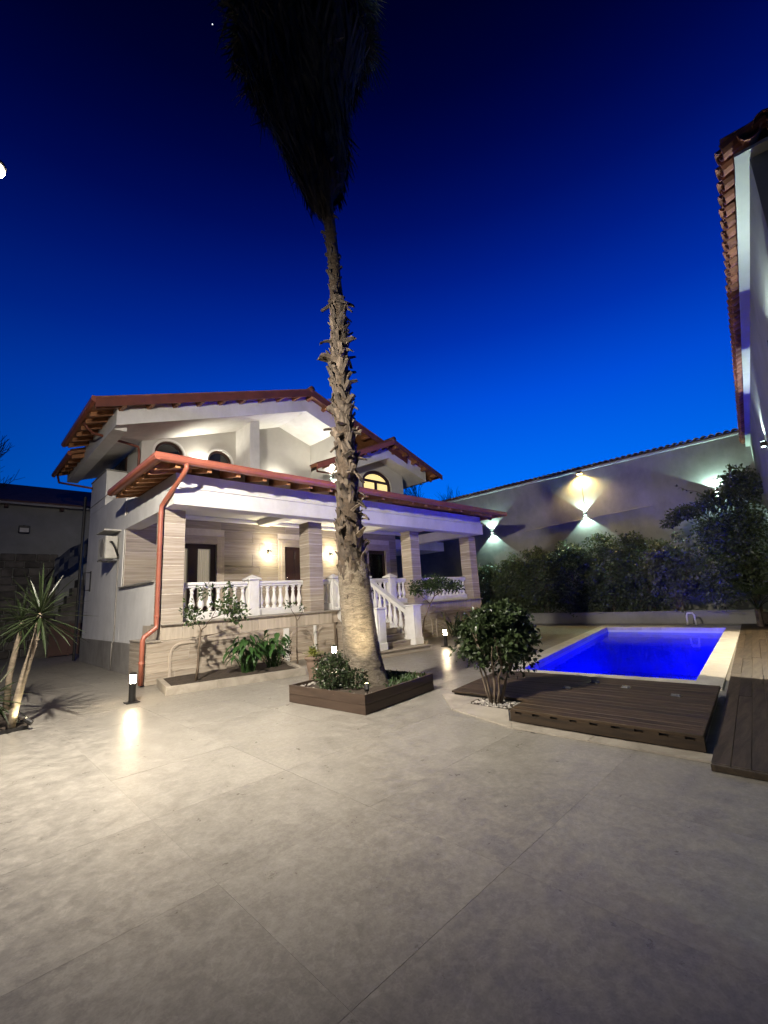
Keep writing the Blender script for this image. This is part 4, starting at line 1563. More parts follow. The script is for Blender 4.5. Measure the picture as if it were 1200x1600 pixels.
tag(tp.build('blue_tarp', M['tarp'], smooth=True), 'folded blue tarp slung over the dark stair handrail', 'tarp')
pn = thing('brown_screen', 'reddish brown sheet screen standing beside the far corner of the house', 'screen', (3.6, 22, 0))
MB().box(2.95, 4.15, 22.0, 22.05, .03, 1.25, b=.01).build('sheet', M['rust'], pn)
for x_ in (2.93, 3.58, 4.14):
    MB().box(x_, x_ + .05, 21.95, 21.999, 0, 1.32).build('post', M['rust'], pn)
dpp = MB().tube([(3.3, 19.05, 5.9), (3.3, 19.05, .03)], .05, 8).build('drain_pipe', M['black'])
tag(dpp, 'dark vertical pipe at the far end of the white side wall', 'pipe')

# ================================================================== DECKS
deck = thing('deck_platform', 'raised weathered wooden deck platform at the near end of the pool', 'deck', (6.2, 2.2, 0))


def quadlerp(q, u, v):
    a = Vector(q[0]).lerp(Vector(q[1]), u)
    c = Vector(q[3]).lerp(Vector(q[2]), u)
    return a.lerp(c, v)


def planks(q, n, z0, z1, parent, mat, gap=.006, segs=1, jit=.002, name='plank'):
    """q: p00 (start-left) p10 (end-left) p11 p01 : planks run along u, stacked along v"""
    r_ = random.Random(int(q[0][0] * 100))
    for k in range(n):
        cuts = [0, 1] if segs == 1 else sorted([0, 1] + [(i + 1 + r_.uniform(-.35, .35)) / segs for i in range(segs - 1)])
        for i in range(len(cuts) - 1):
            W = (Vector(q[3]) - Vector(q[0])).length
            L = (Vector(q[1]) - Vector(q[0])).length
            g, gl = gap / W, (.003 / L)
            v0, v1 = k / n + g / 2, (k + 1) / n - g / 2
            u0, u1 = cuts[i] + gl, cuts[i + 1] - gl
            p = [quadlerp(q, u0, v0), quadlerp(q, u1, v0), quadlerp(q, u1, v1), quadlerp(q, u0, v1)]
            dz = r_.uniform(-jit, jit)
            c = sum(p, Vector((0, 0))) / 4
            top = [(w_.x + (c.x - w_.x) * .0, w_.y, z1 + dz) for w_ in p]
            b_ = .004
            m = MB()
            ins = []
            for w_ in p:
                d_ = (c - w_)
                ins.append(w_ + Vector((math.copysign(min(b_, abs(d_.x) * .3), d_.x), math.copysign(min(b_, abs(d_.y) * .3), d_.y))))
            vs = [(w_.x, w_.y, z0) for w_ in p] + [(w_.x, w_.y, z1 + dz - b_) for w_ in p] + [(w_.x, w_.y, z1 + dz) for w_ in ins]
            m.add(vs, [(3, 2, 1, 0)] + [(i_, (i_ + 1) % 4, 4 + (i_ + 1) % 4, 4 + i_) for i_ in range(4)] + [(4 + i_, 4 + (i_ + 1) % 4, 8 + (i_ + 1) % 4, 8 + i_) for i_ in range(4)] + [(8, 9, 10, 11)])
            m.build(name, mat, parent)


UP = [(5.07, 1.09), (5.01, 3.04), (7.30, 3.26), (7.43, 1.30)]
planks(UP, 16, .135, .165, deck, M['deck'])
b = MB()                                        # frame below the planks
q = [(5.10, 1.13), (5.04, 3.0), (7.26, 3.22), (7.39, 1.34)]
b.prism(q, .032, .132)
b.build('frame', M['black'], deck)
fx = Vector((5.07, 1.09))
fy = Vector((5.01, 3.04))
MB().prism([(fx.x - .006, fx.y), (fy.x - .006, fy.y), (fy.x + .026, fy.y), (fx.x + .026, fx.y)], .024, .112).build('front_board', M['deck'], deck)
for k in range(10):                             # packers leave open slots under the top plank
    a, c = fx.lerp(fy, max(.0, k / 9 - .035)), fx.lerp(fy, min(1.0, k / 9 + .035))
    MB().prism([(a.x - .004, a.y), (c.x - .004, c.y), (c.x + .03, c.y), (a.x + .03, a.y)], .1125, .1345).build('spacer', M['deck'], deck)
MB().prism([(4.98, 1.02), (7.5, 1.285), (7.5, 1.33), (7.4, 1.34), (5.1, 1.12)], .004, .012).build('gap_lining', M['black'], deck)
LO = [(5.90, 3.30), (5.84, 4.56), (7.72, 4.83), (7.86, 3.42)]
planks(LO, 12, .035, .065, deck, M['deck'])
MB().prism([(5.93, 3.33), (5.87, 4.53), (7.70, 4.80), (7.83, 3.44)], .004, .034).build('frame', M['black'], deck)
for (x_, y_, z_) in ((6.9, 2.72, .167), (6.75, 2.25, .167), (6.55, 1.62, .167), (6.35, 2.9, .167)):
    m = MB()
    m.box(x_ - .05, x_ + .05, y_ - .06, y_ + .06, z_, z_ + .012, b=.004)
    m.box(x_ - .012, x_ + .012, y_ - .05, y_ + .05, z_ + .0125, z_ + .03, b=.004)
    m.build('lid_handle', M['steel'], deck)

dk2 = thing('side_deck', 'long brown timber deck strip between the pool and the tall building', 'deck', (10, 1.2, 0))
q = [(4.72, .24), (18.2, 1.58), (18.0, 2.29), (4.72, .99)]
planks([(4.72, -.22), (18.4, 1.16), (18.2, 2.31), (4.72, .995)], 9, .02, .058, dk2, M['deckx'], segs=4)
MB().prism([(4.73, -.2), (4.80, -.2), (4.80, .98), (4.73, .98)], .0, .019).build('bearer', M['black'], dk2)
MB().box(4.685, 4.717, -.22, .995, .004, .056, b=.004).build('end_board', M['deckx'], dk2)
# marble border before the deck
mk = [[(4.86, 1.02), (5.055, 1.03), (5.00, 2.05), (4.83, 2.05)], [(4.83, 2.056), (5.0, 2.056), (4.985, 3.02), (4.79, 2.9)],
      [(4.79, 2.906), (4.985, 3.026), (5.0, 3.06), (5.44, 3.33), (5.44, 4.0), (5.08, 3.98)], [(5.08, 3.986), (5.80, 4.0), (5.80, 4.6), (5.72, 4.66)]]
bd = thing('border_kerb', 'pale stone border edging the near side of the wooden deck', 'kerb', (5, 3, 0))
for q in mk:
    MB().prism(q, .003, .022).build('border_slab', M['marble'], bd)
tag(MB().prism([(5.445, 3.34), (5.86, 3.34), (5.86, 3.995), (5.445, 3.995)], .003, .012).build('planting_soil', M['soil']), kind='structure')
pb = MB()
for k in range(150):
    x_, y_ = RND.uniform(5.47, 5.84), RND.uniform(3.36, 3.97)
    s_ = RND.uniform(.012, .026)
    pb.lathe([(s_ * .4, 0), (s_, s_ * .5), (s_ * .4, s_)], (x_, y_, .010), 5)
tag(pb.build('bed_pebbles', M['pebble']), kind='stuff')
tag(MB().prism([(4.79, 2.62), (4.86, 2.64), (4.85, 2.69), (4.78, 2.67)], .003, .0052).build('drain_slot', M['black']), 'small dark drain slot in the paving before the deck', 'drain')

# ================================================================== PALM TREE AND ITS BOX
box = thing('palm_planter', 'square brown board planter box round the palm trunk', 'planter', (5.0, 5.6, 0))
BQ = [Vector(p) for p in ((4.10, 6.53), (4.24, 4.83), (5.97, 5.03), (5.83, 6.73))]
for i in range(4):
    a, c = BQ[i], BQ[(i + 1) % 4]
    d_ = (c - a).normalized()
    nn = Vector((-d_.y, d_.x)) * .035
    for (z0, z1) in ((.004, .128), (.132, .262)):
        e_ = d_ * (.0355 if i % 2 else 0)
        aa, cc = a + e_, c - e_
        MB().hexa([(aa.x, aa.y, z0), (cc.x, cc.y, z0), (cc.x + nn.x, cc.y + nn.y, z0), (aa.x + nn.x, aa.y + nn.y, z0)],
                  [(aa.x, aa.y, z1), (cc.x, cc.y, z1), (cc.x + nn.x, cc.y + nn.y, z1), (aa.x + nn.x, aa.y + nn.y, z1)]).build('board', M['boxwood'], box)
for i in range(4):
    p = BQ[i]
    c_ = sum(BQ, Vector((0, 0))) / 4
    w_ = p + (c_ - p).normalized() * .06
    MB().box(w_.x - .02, w_.x + .02, w_.y - .02, w_.y + .02, .004, .25).build('corner_post', M['boxwood'], box)
sq = [p + (sum(BQ, Vector((0, 0))) / 4 - p) * .06 for p in BQ]
n_ = 14
sm = MB()
vs, fs = [], []
for i in range(n_ + 1):
    for j in range(n_ + 1):
        p = sq[0].lerp(sq[1], i / n_).lerp(sq[3].lerp(sq[2], i / n_), j / n_)
        d_ = (p - Vector((4.95, 5.6))).length
        vs.append((p.x, p.y, .20 + .08 * math.exp(-(d_ / .5) ** 2) + .02 * mnoise.noise(Vector((p.x * 6, p.y * 6, 0)))))
for i in range(n_):
    for j in range(n_):
        k = i * (n_ + 1) + j
        fs.append((k, k + 1, k + n_ + 2, k + n_ + 1))
sm.add(vs, fs)
tag(sm.build('planter_soil', M['soil'], smooth=True), kind='structure')
pb = MB()
for k in range(300):
    i = RND.randrange(4)
    t_ = RND.random()
    p = sq[i].lerp(sq[(i + 1) % 4], t_) + Vector((RND.uniform(-.06, .06), RND.uniform(-.06, .06)))
    c_ = sum(BQ, Vector((0, 0))) / 4
    p = p + (c_ - p) * RND.uniform(0.02, .12)
    s_ = RND.uniform(.014, .03)
    pb.lathe([(s_ * .4, 0), (s_, s_ * .5), (s_ * .45, s_)], (p.x, p.y, .205), 5)
tag(pb.build('planter_pebbles', M['pebble']), kind='stuff')


def ground_cover(name, pts_fn, n, hmin, hmax, mat, w=.012):
    g_ = MB()
    for k in range(n):
        x_, y_, z_ = pts_fn()
        a = RND.uniform(0, 6.283)
        hh = RND.uniform(hmin, hmax)
        l_ = RND.uniform(.2, .7) * hh
        dx, dy = math.cos(a), math.sin(a)
        p0 = (x_ - dy * w, y_ + dx * w, z_)
        p1 = (x_ + dy * w, y_ - dx * w, z_)
        p2 = (x_ + dx * l_ * .5, y_ + dy * l_ * .5, z_ + hh * .7)
        p3 = (x_ + dx * l_, y_ + dy * l_, z_ + hh)
        g_.add([p0, p1, (p2[0] + dy * w * .7, p2[1] - dx * w * .7, p2[2]), (p2[0] - dy * w * .7, p2[1] + dx * w * .7, p2[2]), p3], [(0, 1, 2, 3), (3, 2, 4)])
    return tag(g_.build(name, mat), kind='stuff')


def gp():
    while True:
        u, v = RND.random(), RND.random()
        p = sq[0].lerp(sq[1], u).lerp(sq[3].lerp(sq[2], u), v)
        if p.x - 4.9 + (5.7 - p.y) * .4 > .25 and (p - Vector((4.95, 5.6))).length > .36:
            return p.x, p.y, .21


ground_cover('ground_cover', gp, 900, .03, .10, M['grass'])

palm = thing('palm_tree', 'tall shaggy fan palm with dead frond skirt rising from the brown planter', 'palm tree', (4.95, 5.6, .25))
AX = [(.15, 4.955, 5.585, .42), (.30, 4.95, 5.59, .362), (.45, 4.94, 5.60, .325), (.7, 4.92, 5.62, .300), (1.0, 4.90, 5.64, .283), (1.5, 4.875, 5.655, .270), (2.0, 4.86, 5.67, .258), (2.75, 4.83, 5.70, .215),
      (3.6, 4.83, 5.70, .180), (4.7, 4.83, 5.70, .155), (5.5, 4.80, 5.73, .15), (6.3, 4.80, 5.73, .155), (7.0, 4.81, 5.72, .14), (7.5, 4.79, 5.74, .118), (8.0, 4.78, 5.75, .112), (9.0, 4.74, 5.78, .108),
      (10.0, 4.70, 5.82, .10), (12.0, 4.62, 5.92, .10), (14.6, 4.58, 5.98, .12)]


def axis(z):
    for i in range(len(AX) - 1):
        if AX[i][0] <= z <= AX[i + 1][0]:
            t_ = (z - AX[i][0]) / (AX[i + 1][0] - AX[i][0])
            return [AX[i][k] + t_ * (AX[i + 1][k] - AX[i][k]) for k in (1, 2, 3)]
    return list(AX[-1][1:])


tr = MB()
rows = []
z = .15
SEG = 44
while z < 14.6:
    cx, cy, rr = axis(z)
    rows.append((z, cx, cy, rr))
    z += .03 if z < 2.6 else .2
for i, (z, cx, cy, rr) in enumerate(rows):
    ring = (1 + .016 * mnoise.noise(Vector((0, 0, z * 9.0)))) if z < 2.6 else 1
    for j in range(SEG):
        a = 2 * math.pi * j / SEG
        q_ = 1 + .035 * mnoise.noise(Vector((math.cos(a) * 1.7, math.sin(a) * 1.7, z * 1.6))) + (.035 * mnoise.noise(Vector((math.cos(a) * 5, math.sin(a) * 5, z * 6)))) + .03 * mnoise.noise(Vector((math.cos(a) * 9, math.sin(a) * 9, z * 22)))
        tr.v.append((cx + rr * ring * q_ * math.cos(a), cy + rr * ring * q_ * math.sin(a), z))
for i in range(len(rows) - 1):
    for j in range(SEG):
        j2 = (j + 1) % SEG
        tr.f.append((i * SEG + j, i * SEG + j2, (i + 1) * SEG + j2, (i + 1) * SEG + j))
        tr.m.append(0)
tr.m = [1 if tr.v[f_[0]][2] > 2.15 + .25 * mnoise.noise(Vector((tr.v[f_[0]][0] * 9, tr.v[f_[0]][1] * 9, 0))) else 0 for f_ in tr.f]
trunk = tr.build('trunk', [M['palmbark'], M['fibre']], palm, smooth=True)


def boot_mesh(seed):
    r_ = random.Random(seed)
    L, w0, w1 = r_.uniform(.18, .36), r_.uniform(.10, .16), r_.uniform(.03, .10)
    m = MB()
    n = 5
    th = .024
    lean_ = r_.choice((.0, .015, .03, .05, .09))
    skew = r_.uniform(-.06, .06)
    top = []
    for i in range(n + 1):
        t_ = i / n
        w = w0 + (w1 - w0) * t_
        out = .01 + .015 * t_ + lean_ * t_ ** 2.0 * r_.uniform(.8, 1.2)
        zz = L * t_ - .05 * t_ ** 2
        cup = .022 * (1 - t_)
        tw_ = r_.uniform(-.012, .012)
        sk_ = skew * t_ ** 1.5
        top.append([(out - cup, -w / 2 + sk_, zz + tw_ * 2), (out + .012, sk_, zz), (out - cup, w / 2 + sk_, zz - tw_ * 2), (out - cup - th, w / 2 * .8 + sk_, zz), (out - th, sk_, zz + .004), (out - cup - th, -w / 2 * .8 + sk_, zz)])
    vs = [p for r__ in top for p in r__]
    fs = []
    for i in range(n):
        for k in range(6):
            k2 = (k + 1) % 6
            fs.append((i * 6 + k, i * 6 + k2, (i + 1) * 6 + k2, (i + 1) * 6 + k))
    fs.append(tuple(n * 6 + k for k in range(6)))
    m.add(vs, fs)
    return m


bm = [boot_mesh(s) for s in range(16)]
bme = [m.mesh('leaf_base', M['boot']) for m in bm]
extra = MB()
r = random.Random(77)
cnt = 0
camxy = Vector((0, 0))
cand = []
z = 1.35
k = 0
while z < 9.1:
    a = k * 2.39996 + r.uniform(-.6, .6)
    dens = .0118 if z < 7.2 else .03
    cand.append((z, a))
    z += dens * r.uniform(.7, 1.3)
    k += 1
for (z, a) in cand:
    cx, cy, rr = axis(z)
    lump = 1.08 + .6 * mnoise.noise(Vector((z * 1.1, math.cos(a), math.sin(a))))
    px, py = cx + math.cos(a) * (rr - .012), cy + math.sin(a) * (rr - .012)
    sc = (.84 if z < 7.2 else .55) * r.uniform(.75, 1.2) * lump
    tilt = r.uniform(-.30, .28) if r.random() < .86 else r.uniform(.7, 2.7)
    if z < 2.4:
        sc *= .38 + .57 * (z - 1.35) / 1.05
        tilt = r.uniform(-.3, .15)
    rot = (r.uniform(-.5, .5), tilt, a)
    facing = math.cos(a) * (0 - cx) + math.sin(a) * (0 - cy) > -2.6
    if cnt < 298 and facing:
        piece('leaf_base', r.choice(bme), trunk, (px, py, z), rot=rot, scale=(sc, sc, sc))
        cnt += 1
    else:
        MM = Matrix.Translation((px, py, z)) @ Matrix.Rotation(a, 4, 'Z') @ Matrix.Rotation(tilt, 4, 'Y') @ Matrix.Rotation(rot[0], 4, 'X') @ Matrix.Scale(sc, 4)
        q_ = r.choice(bm)
        extra.add([MM @ Vector(v) for v in q_.v], q_.f)
extra.build('further_leaf_bases', M['boot'], trunk, kind='stuff')

# skirt of dead fronds
SKL = [(9.0, .12), (9.2, .24), (9.45, .36), (9.8, .46), (10.6, .64), (11.4, .95), (12.3, 1.22), (13.2, 1.58), (14.9, 1.8)]
SKR_ = [(9.0, .09), (9.55, .12), (9.8, .34), (10.1, .44), (10.8, .50), (11.6, .56), (12.2, .66), (12.7, .85), (13.1, 1.05), (14.9, 1.5)]


def _ip(T, z):
    if z <= T[0][0]:
        return T[0][1]
    for i in range(len(T) - 1):
        if T[i][0] <= z <= T[i + 1][0]:
            t_ = (z - T[i][0]) / (T[i + 1][0] - T[i][0])
            return T[i][1] + t_ * (T[i + 1][1] - T[i][1])
    return T[-1][1]


def skr(z, a=0.0):
    w = .5 + .5 * math.cos(a + math.pi / 4)          # 1 towards the right of the picture
    q_ = w * _ip(SKR_, z) + (1 - w) * _ip(SKL, z)
    return q_ * (1 + .30 * mnoise.noise(Vector((math.cos(a) * 1.9, math.sin(a) * 1.9, z * 1.1))))


core = MB()
N_ = 22
zz = [9.4 + i * .45 for i in range(13)]
for z in zz:
    cx, cy, _ = axis(min(z, 14.5))
    for j in range(N_):
        a = 2 * math.pi * j / N_
        q_ = max(.10, skr(z, a) * .76 - .06)
        core.v.append((cx + q_ * math.cos(a), cy + q_ * math.sin(a), z))
for i in range(len(zz) - 1):
    for j in range(N_):
        j2 = (j + 1) % N_
        core.f.append((i * N_ + j, i * N_ + j2, (i + 1) * N_ + j2, (i + 1) * N_ + j))
        core.m.append(0)
r = random.Random(5)
sk = core
for k in range(5200):
    z = 9.35 + 5.6 * r.random() ** .8
    a = r.uniform(0, 6.2832)
    cx, cy, _ = axis(min(z, 14.5))
    L = r.uniform(.4, 1.25) * (1 + .5 * mnoise.noise(Vector((math.cos(a) * 3, math.sin(a) * 3, z * .8))))
    zl = max(z - L, 8.95 + r.random() * .5 + (.55 if math.cos(a + math.pi / 4) > .2 else 0))
    if zl > z - .15:
        continue
    R0, R1 = skr(z, a) * r.uniform(.78, 1.02), skr(zl, a) * r.uniform(.82, 1.22) + .02
    if r.random() < .12:
        R1 += r.uniform(.05, .22)
    w = r.uniform(.010, .028)
    ta = a + r.uniform(-.28, .28)
    zm = (z + zl) / 2
    Rm = (R0 + R1) / 2 + r.uniform(-.02, .05)
    cx2, cy2, _ = axis(min(zl, 14.5))

    def P(R_, aa, z_, c):
        return Vector((c[0] + R_ * math.cos(aa), c[1] + R_ * math.sin(aa), z_))
    p0, p1, p2 = P(R0, a, z, (cx, cy)), P(Rm, (a + ta) / 2, zm, (cx, cy)), P(R1, ta, zl, (cx2, cy2))
    s_ = Vector((-math.sin(a), math.cos(a), 0)) * w
    sk.add([p0 - s_, p0 + s_, p1 + s_ * 1.3, p1 - s_ * 1.3, p2 + s_ * .25, p2 - s_ * .25], [(0, 1, 2, 3), (3, 2, 4, 5)])
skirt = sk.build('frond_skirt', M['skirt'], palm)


def fan_leaf(mb, base, direction, Lp, R_, nseg, w, droop, rnd):
    """fan palm leaf: petiole + radiating segments"""
    d_ = Vector(direction).normalized()
    tip = base + d_ * Lp + Vector((0, 0, -droop * Lp * .3))
    mb.tube([base, base.lerp(tip, .5) + Vector((0, 0, .06 * Lp)), tip], [.016, .013, .010], 5)
    side = d_.cross(Vector((0, 0, 1)))
    side = side.normalized() if side.length > .1 else Vector((1, 0, 0))
    nrm = side.cross(d_).normalized()
    for k in range(nseg):
        a = math.radians(-100 + 200 * k / (nseg - 1))
        q_ = (d_ * math.cos(a) + side * math.sin(a)).normalized()
        L = R_ * (1 - .25 * abs(a) / 1.75) * rnd.uniform(.9, 1.05)
        lat = (side * math.cos(a) - d_ * math.sin(a)).normalized()
        p1 = tip + q_ * L * .55 + nrm * .05 * L
        p2 = tip + q_ * L + Vector((0, 0, -droop * L * .45))
        mb.add([tip - lat * .004, tip + lat * .004, p1 + lat * w, p1 - lat * w, p2], [(0, 1, 2, 3), (3, 2, 4)])


r = random.Random(8)
top = Vector((4.58, 5.98, 14.9))
for k in range(34):
    a = k * 2.39996
    e_ = math.radians(r.uniform(-38, 70)) if k > 8 else math.radians(r.uniform(-45, -20))
    m = MB()
    dr = Vector((math.cos(a) * math.cos(e_), math.sin(a) * math.cos(e_), math.sin(e_)))
    fan_leaf(m, top + Vector((math.cos(a) * .12, math.sin(a) * .12, r.uniform(-.5, .3))), dr, r.uniform(.9, 1.4), r.uniform(.75, 1.0), 26, .022, .5, r)
    m.build('frond', M['frond'], palm)

# ================================================================== PLANTS


def leaf(mb, p, d, up, L, w, bend=.15):
    """pointed folded leaf: 8 triangles worth of faces"""
    d = d.normalized()
    s = d.cross(up)
    s = s.normalized() if s.length > 1e-4 else Vector((1, 0, 0))
    n = s.cross(d).normalized()
    a, b, c = p, p + d * L * .45 - n * bend * L * .2, p + d * L - n * bend * L
    l1, r1 = p + d * L * .42 + s * w + n * w * .35 - n * bend * L * .2, p + d * L * .42 - s * w + n * w * .35 - n * bend * L * .2
    mb.add([a, l1, b, r1, c], [(0, 1, 2), (0, 2, 3), (1, 4, 2), (2, 4, 3)])


def rdir(r):
    z = r.uniform(-1, 1)
    a = r.uniform(0, 6.2832)
    q = math.sqrt(1 - z * z)
    return Vector((q * math.cos(a), q * math.sin(a), z))


def leaf_blob(mb, r, c, rad, n, L, w, shell=.55, lump=.35, seed=0, lo=-1.0):
    """leaves through an ellipsoid with a lumpy outline"""
    c = Vector(c)
    k = 0
    while k < n:
        d = rdir(r)
        if d.z < lo:
            continue
        q = 1 + lump * mnoise.noise(d * 2.1 + Vector((seed, seed * 1.7, 0)))
        t = (shell + (1 - shell) * r.random()) * q
        if mnoise.noise(d * 4.3 + Vector((seed * 3.1, 0, t * 2))) < -.22 and r.random() < .75:
            k += .25
            continue
        p = c + Vector((d.x * rad[0], d.y * rad[1], d.z * rad[2])) * t
        ld = (d * .7 + rdir(r) * .9 + Vector((0, 0, -.15)))
        leaf(mb, p, ld, rdir(r), L * r.uniform(.6, 1.25), w * r.uniform(.7, 1.2))
        k += 1


def stem(mb, pts, r0, r1, seg=6):
    n = len(pts)
    mb.tube(pts, [r0 + (r1 - r0) * i / (n - 1) for i in range(n)], seg)


def wobble(a, b, n, amt, r):
    a, b = Vector(a), Vector(b)
    return [a.lerp(b, i / n) + (rdir(r) * amt if 0 < i < n else Vector((0, 0, 0))) for i in range(n + 1)]


# --- hedge behind the pool: separate shrubs grown together
r = random.Random(31)
HED = [(12.1, 1.45, 2.55), (10.7, 1.35, 2.75), (9.3, 1.4, 2.95), (7.9, 1.4, 3.05), (6.5, 1.5, 3.35), (5.2, 1.35, 3.05)]
HL = ['leftmost hedge shrub beside the porch end column', 'hedge shrub right of the leftmost one, below the left wall lamp beam', 'hedge shrub left of the middle wall lamp, behind the pool',
      'hedge shrub directly under the middle wall lamp', 'tallest pale topped hedge shrub right of the middle wall lamp', 'hedge shrub between the tallest one and the pale leaved bush']


def clumps(mb, r, c, rad, n, per, cr, L, w, seed, lo=-.6):
    """many small leaf clumps over an ellipsoid, some pushed out or missing"""
    c = Vector(c)
    for k in range(n):
        d = rdir(r)
        if d.z < lo:
            d.z = -d.z
        t = r.uniform(.62, 1.08) + .22 * mnoise.noise(d * 2.0 + Vector((seed, 0, 0)))
        p = c + Vector((d.x * rad[0], d.y * rad[1], d.z * rad[2])) * t
        q = cr * r.uniform(.55, 1.25)
        leaf_blob(mb, r, p, (q, q, q * .8), int(per * r.uniform(.6, 1.3)), L, w, .25, .5, seed=seed + k * .77)


for i, (y, wy, h_) in enumerate(HED):
    s = thing('hedge_shrub', HL[i], 'hedge', (19.3, y, .36), 'evergreen hedge shrubs behind the pool')
    m = MB()
    leaf_blob(m, r, (19.25, y, h_ * .5 + .25), (.55, wy * .80, h_ * .50), 3600, .10, .036, .6, .25, seed=i * 2.3)
    clumps(m, r, (19.15, y, h_ * .5 + .42), (.70, wy * .82, h_ * .48), 60, 85, .31, .105, .037, i * 3.1, lo=-1.1)
    m.build('foliage', M['hedge'], s)
    m = MB()
    for k in range(6):
        stem(m, wobble((19.3 + r.uniform(-.2, .2), y + r.uniform(-.3, .3), .36), (19.3 + r.uniform(-.3, .3), y + r.uniform(-.9, .9), h_ * .9), 4, .06, r), .03, .01)
    m.build('stem', M['bark'], s)
s = thing('pale_bush', 'pale leaved bush hanging over the kerb behind the pool handle', 'bush', (18.7, 4.0, .36))
m = MB()
leaf_blob(m, r, (18.6, 3.95, 1.7), (.45, .75, 1.1), 1200, .11, .038, .5, .4, seed=9)
clumps(m, r, (18.5, 3.98, 1.75), (.55, .85, 1.3), 44, 80, .27, .115, .042, 9.5)
m.build('foliage', M['pale_leaf'], s)
m = MB()
for k in range(5):
    stem(m, wobble((18.95 + r.uniform(-.05, .2), 4.0 + r.uniform(-.2, .2), .36), (18.6 + r.uniform(-.3, .3), 3.95 + r.uniform(-.6, .6), 2.4), 4, .06, r), .03, .01)
m.build('stem', M['bark'], s)

# --- tree in the right corner
s = thing('corner_tree', 'dark leafy tree filling the corner where the two walls meet', 'tree', (19.1, 1.9, .36))
m = MB()
stem(m, wobble((19.1, 1.9, .36), (18.7, 1.9, 3.6), 6, .06, r), .10, .05, 8)
BR = [((18.8, 1.9, 2.4), (18.0, 3.3, 4.05)), ((18.8, 1.9, 2.8), (17.6, 2.6, 4.3)), ((18.7, 1.9, 3.2), (18.3, 1.6, 5.2)), ((18.7, 1.9, 3.0), (17.4, 1.7, 4.9)), ((18.8, 1.9, 2.0), (17.6, 2.2, 2.4)), ((18.8, 1.9, 2.6), (18.9, 2.9, 3.6)), ((18.8, 1.9, 1.8), (18.0, 1.6, 1.7))]
for (a, b_) in BR:
    stem(m, wobble(a, b_, 5, .08, r), .04, .010, 6)
stem(m, wobble((17.9, 2.6, 4.35), (17.6, 3.3, 4.75), 4, .04, r), .012, .004, 5)
m.build('trunk', M['bark'], s, smooth=True)
m = MB()
for (c_, rad, n) in (((18.2, 1.75, 3.1), (.75, .75, 1.0), 2600), ((18.0, 1.6, 4.4), (.7, .6, .75), 1900), ((18.3, 1.9, 1.75), (.8, .7, .8), 2200), ((17.7, 2.35, 4.0), (.5, .5, .42), 900),
                     ((18.05, 3.15, 3.85), (.38, .62, .26), 800), ((18.1, 3.65, 3.6), (.25, .35, .22), 280), ((18.0, 2.5, 3.1), (.6, .6, .6), 1300), ((18.1, 2.6, 1.3), (.6, .8, .75), 1500), ((18.9, 2.6, 2.6), (.5, .8, .9), 1300)):
    leaf_blob(m, r, c_, rad, n, .115, .036, .3, .45, seed=c_[2])
for k in range(14):
    t_ = k / 14
    p = Vector((17.9, 2.6, 4.35)).lerp(Vector((17.6, 3.3, 4.75)), t_)
    leaf(m, p + rdir(r) * .03, rdir(r), Vector((0, 0, 1)), .12, .036)
m.build('foliage', M['hedge'], s)
s = thing('fan_palm', 'small fan palm with spread pale leaf blades beneath the corner tree', 'palm', (17.3, 1.65, .06))
m = MB()
m.tube([(17.3, 1.75, 0.06), (17.3, 1.75, .55)], [.09, .07], 8)
m.build('trunk', M['boot'], s)
for k in range(9):
    a = 2.2 + k * .62
    m = MB()
    e_ = r.uniform(.35, 1.1)
    fan_leaf(m, Vector((17.3, 1.75, .55)), (math.cos(a) * math.cos(e_), math.sin(a) * math.cos(e_), math.sin(e_)), r.uniform(.5, .75), r.uniform(.5, .62), 16, .014, .25, r)
    m.build('frond', M['yucca'], s)

# --- multi stemmed bush by the deck
s = thing('deck_bush', 'rounded dark bush on bare stems growing from the notch in the wooden deck', 'bush', (5.68, 3.66, .01))
m = MB()
for k in range(9):
    a = k * .7 + r.uniform(-.2, .2)
    b0 = Vector((5.68 + .07 * math.cos(a), 3.66 + .07 * math.sin(a), .005))
    e0 = Vector((5.78 + .34 * math.cos(a), 3.66 + .34 * math.sin(a), r.uniform(.75, 1.05)))
    pts = wobble(b0, e0, 5, .018, r)
    stem(m, pts, .017, .007, 6)
    for q in range(2):
        stem(m, wobble(pts[3], e0 + rdir(r) * .2, 3, .02, r), .008, .004, 5)
m.build('stem', M['bark'], s, smooth=True)
m = MB()
leaf_blob(m, r, (5.84, 3.62, .98), (.42, .42, .33), 900, .075, .028, .5, .28, seed=4.4)
clumps(m, r, (5.84, 3.62, .96), (.52, .52, .42), 84, 42, .12, .078, .031, 4.9)
clumps(m, r, (5.80, 3.64, .68), (.42, .42, .24), 44, 30, .11, .075, .029, 8.9)
leaf_blob(m, r, (5.62, 3.85, .82), (.34, .36, .34), 500, .068, .024, .4, .4, seed=5.4)
leaf_blob(m, r, (6.0, 3.45, .72), (.36, .34, .34), 480, .068, .024, .4, .4, seed=6.4)
leaf_blob(m, r, (5.8, 3.6, .55), (.26, .26, .22), 200, .062, .022, .3, .4, seed=7.4)
m.build('foliage', M['bushleaf'], s)

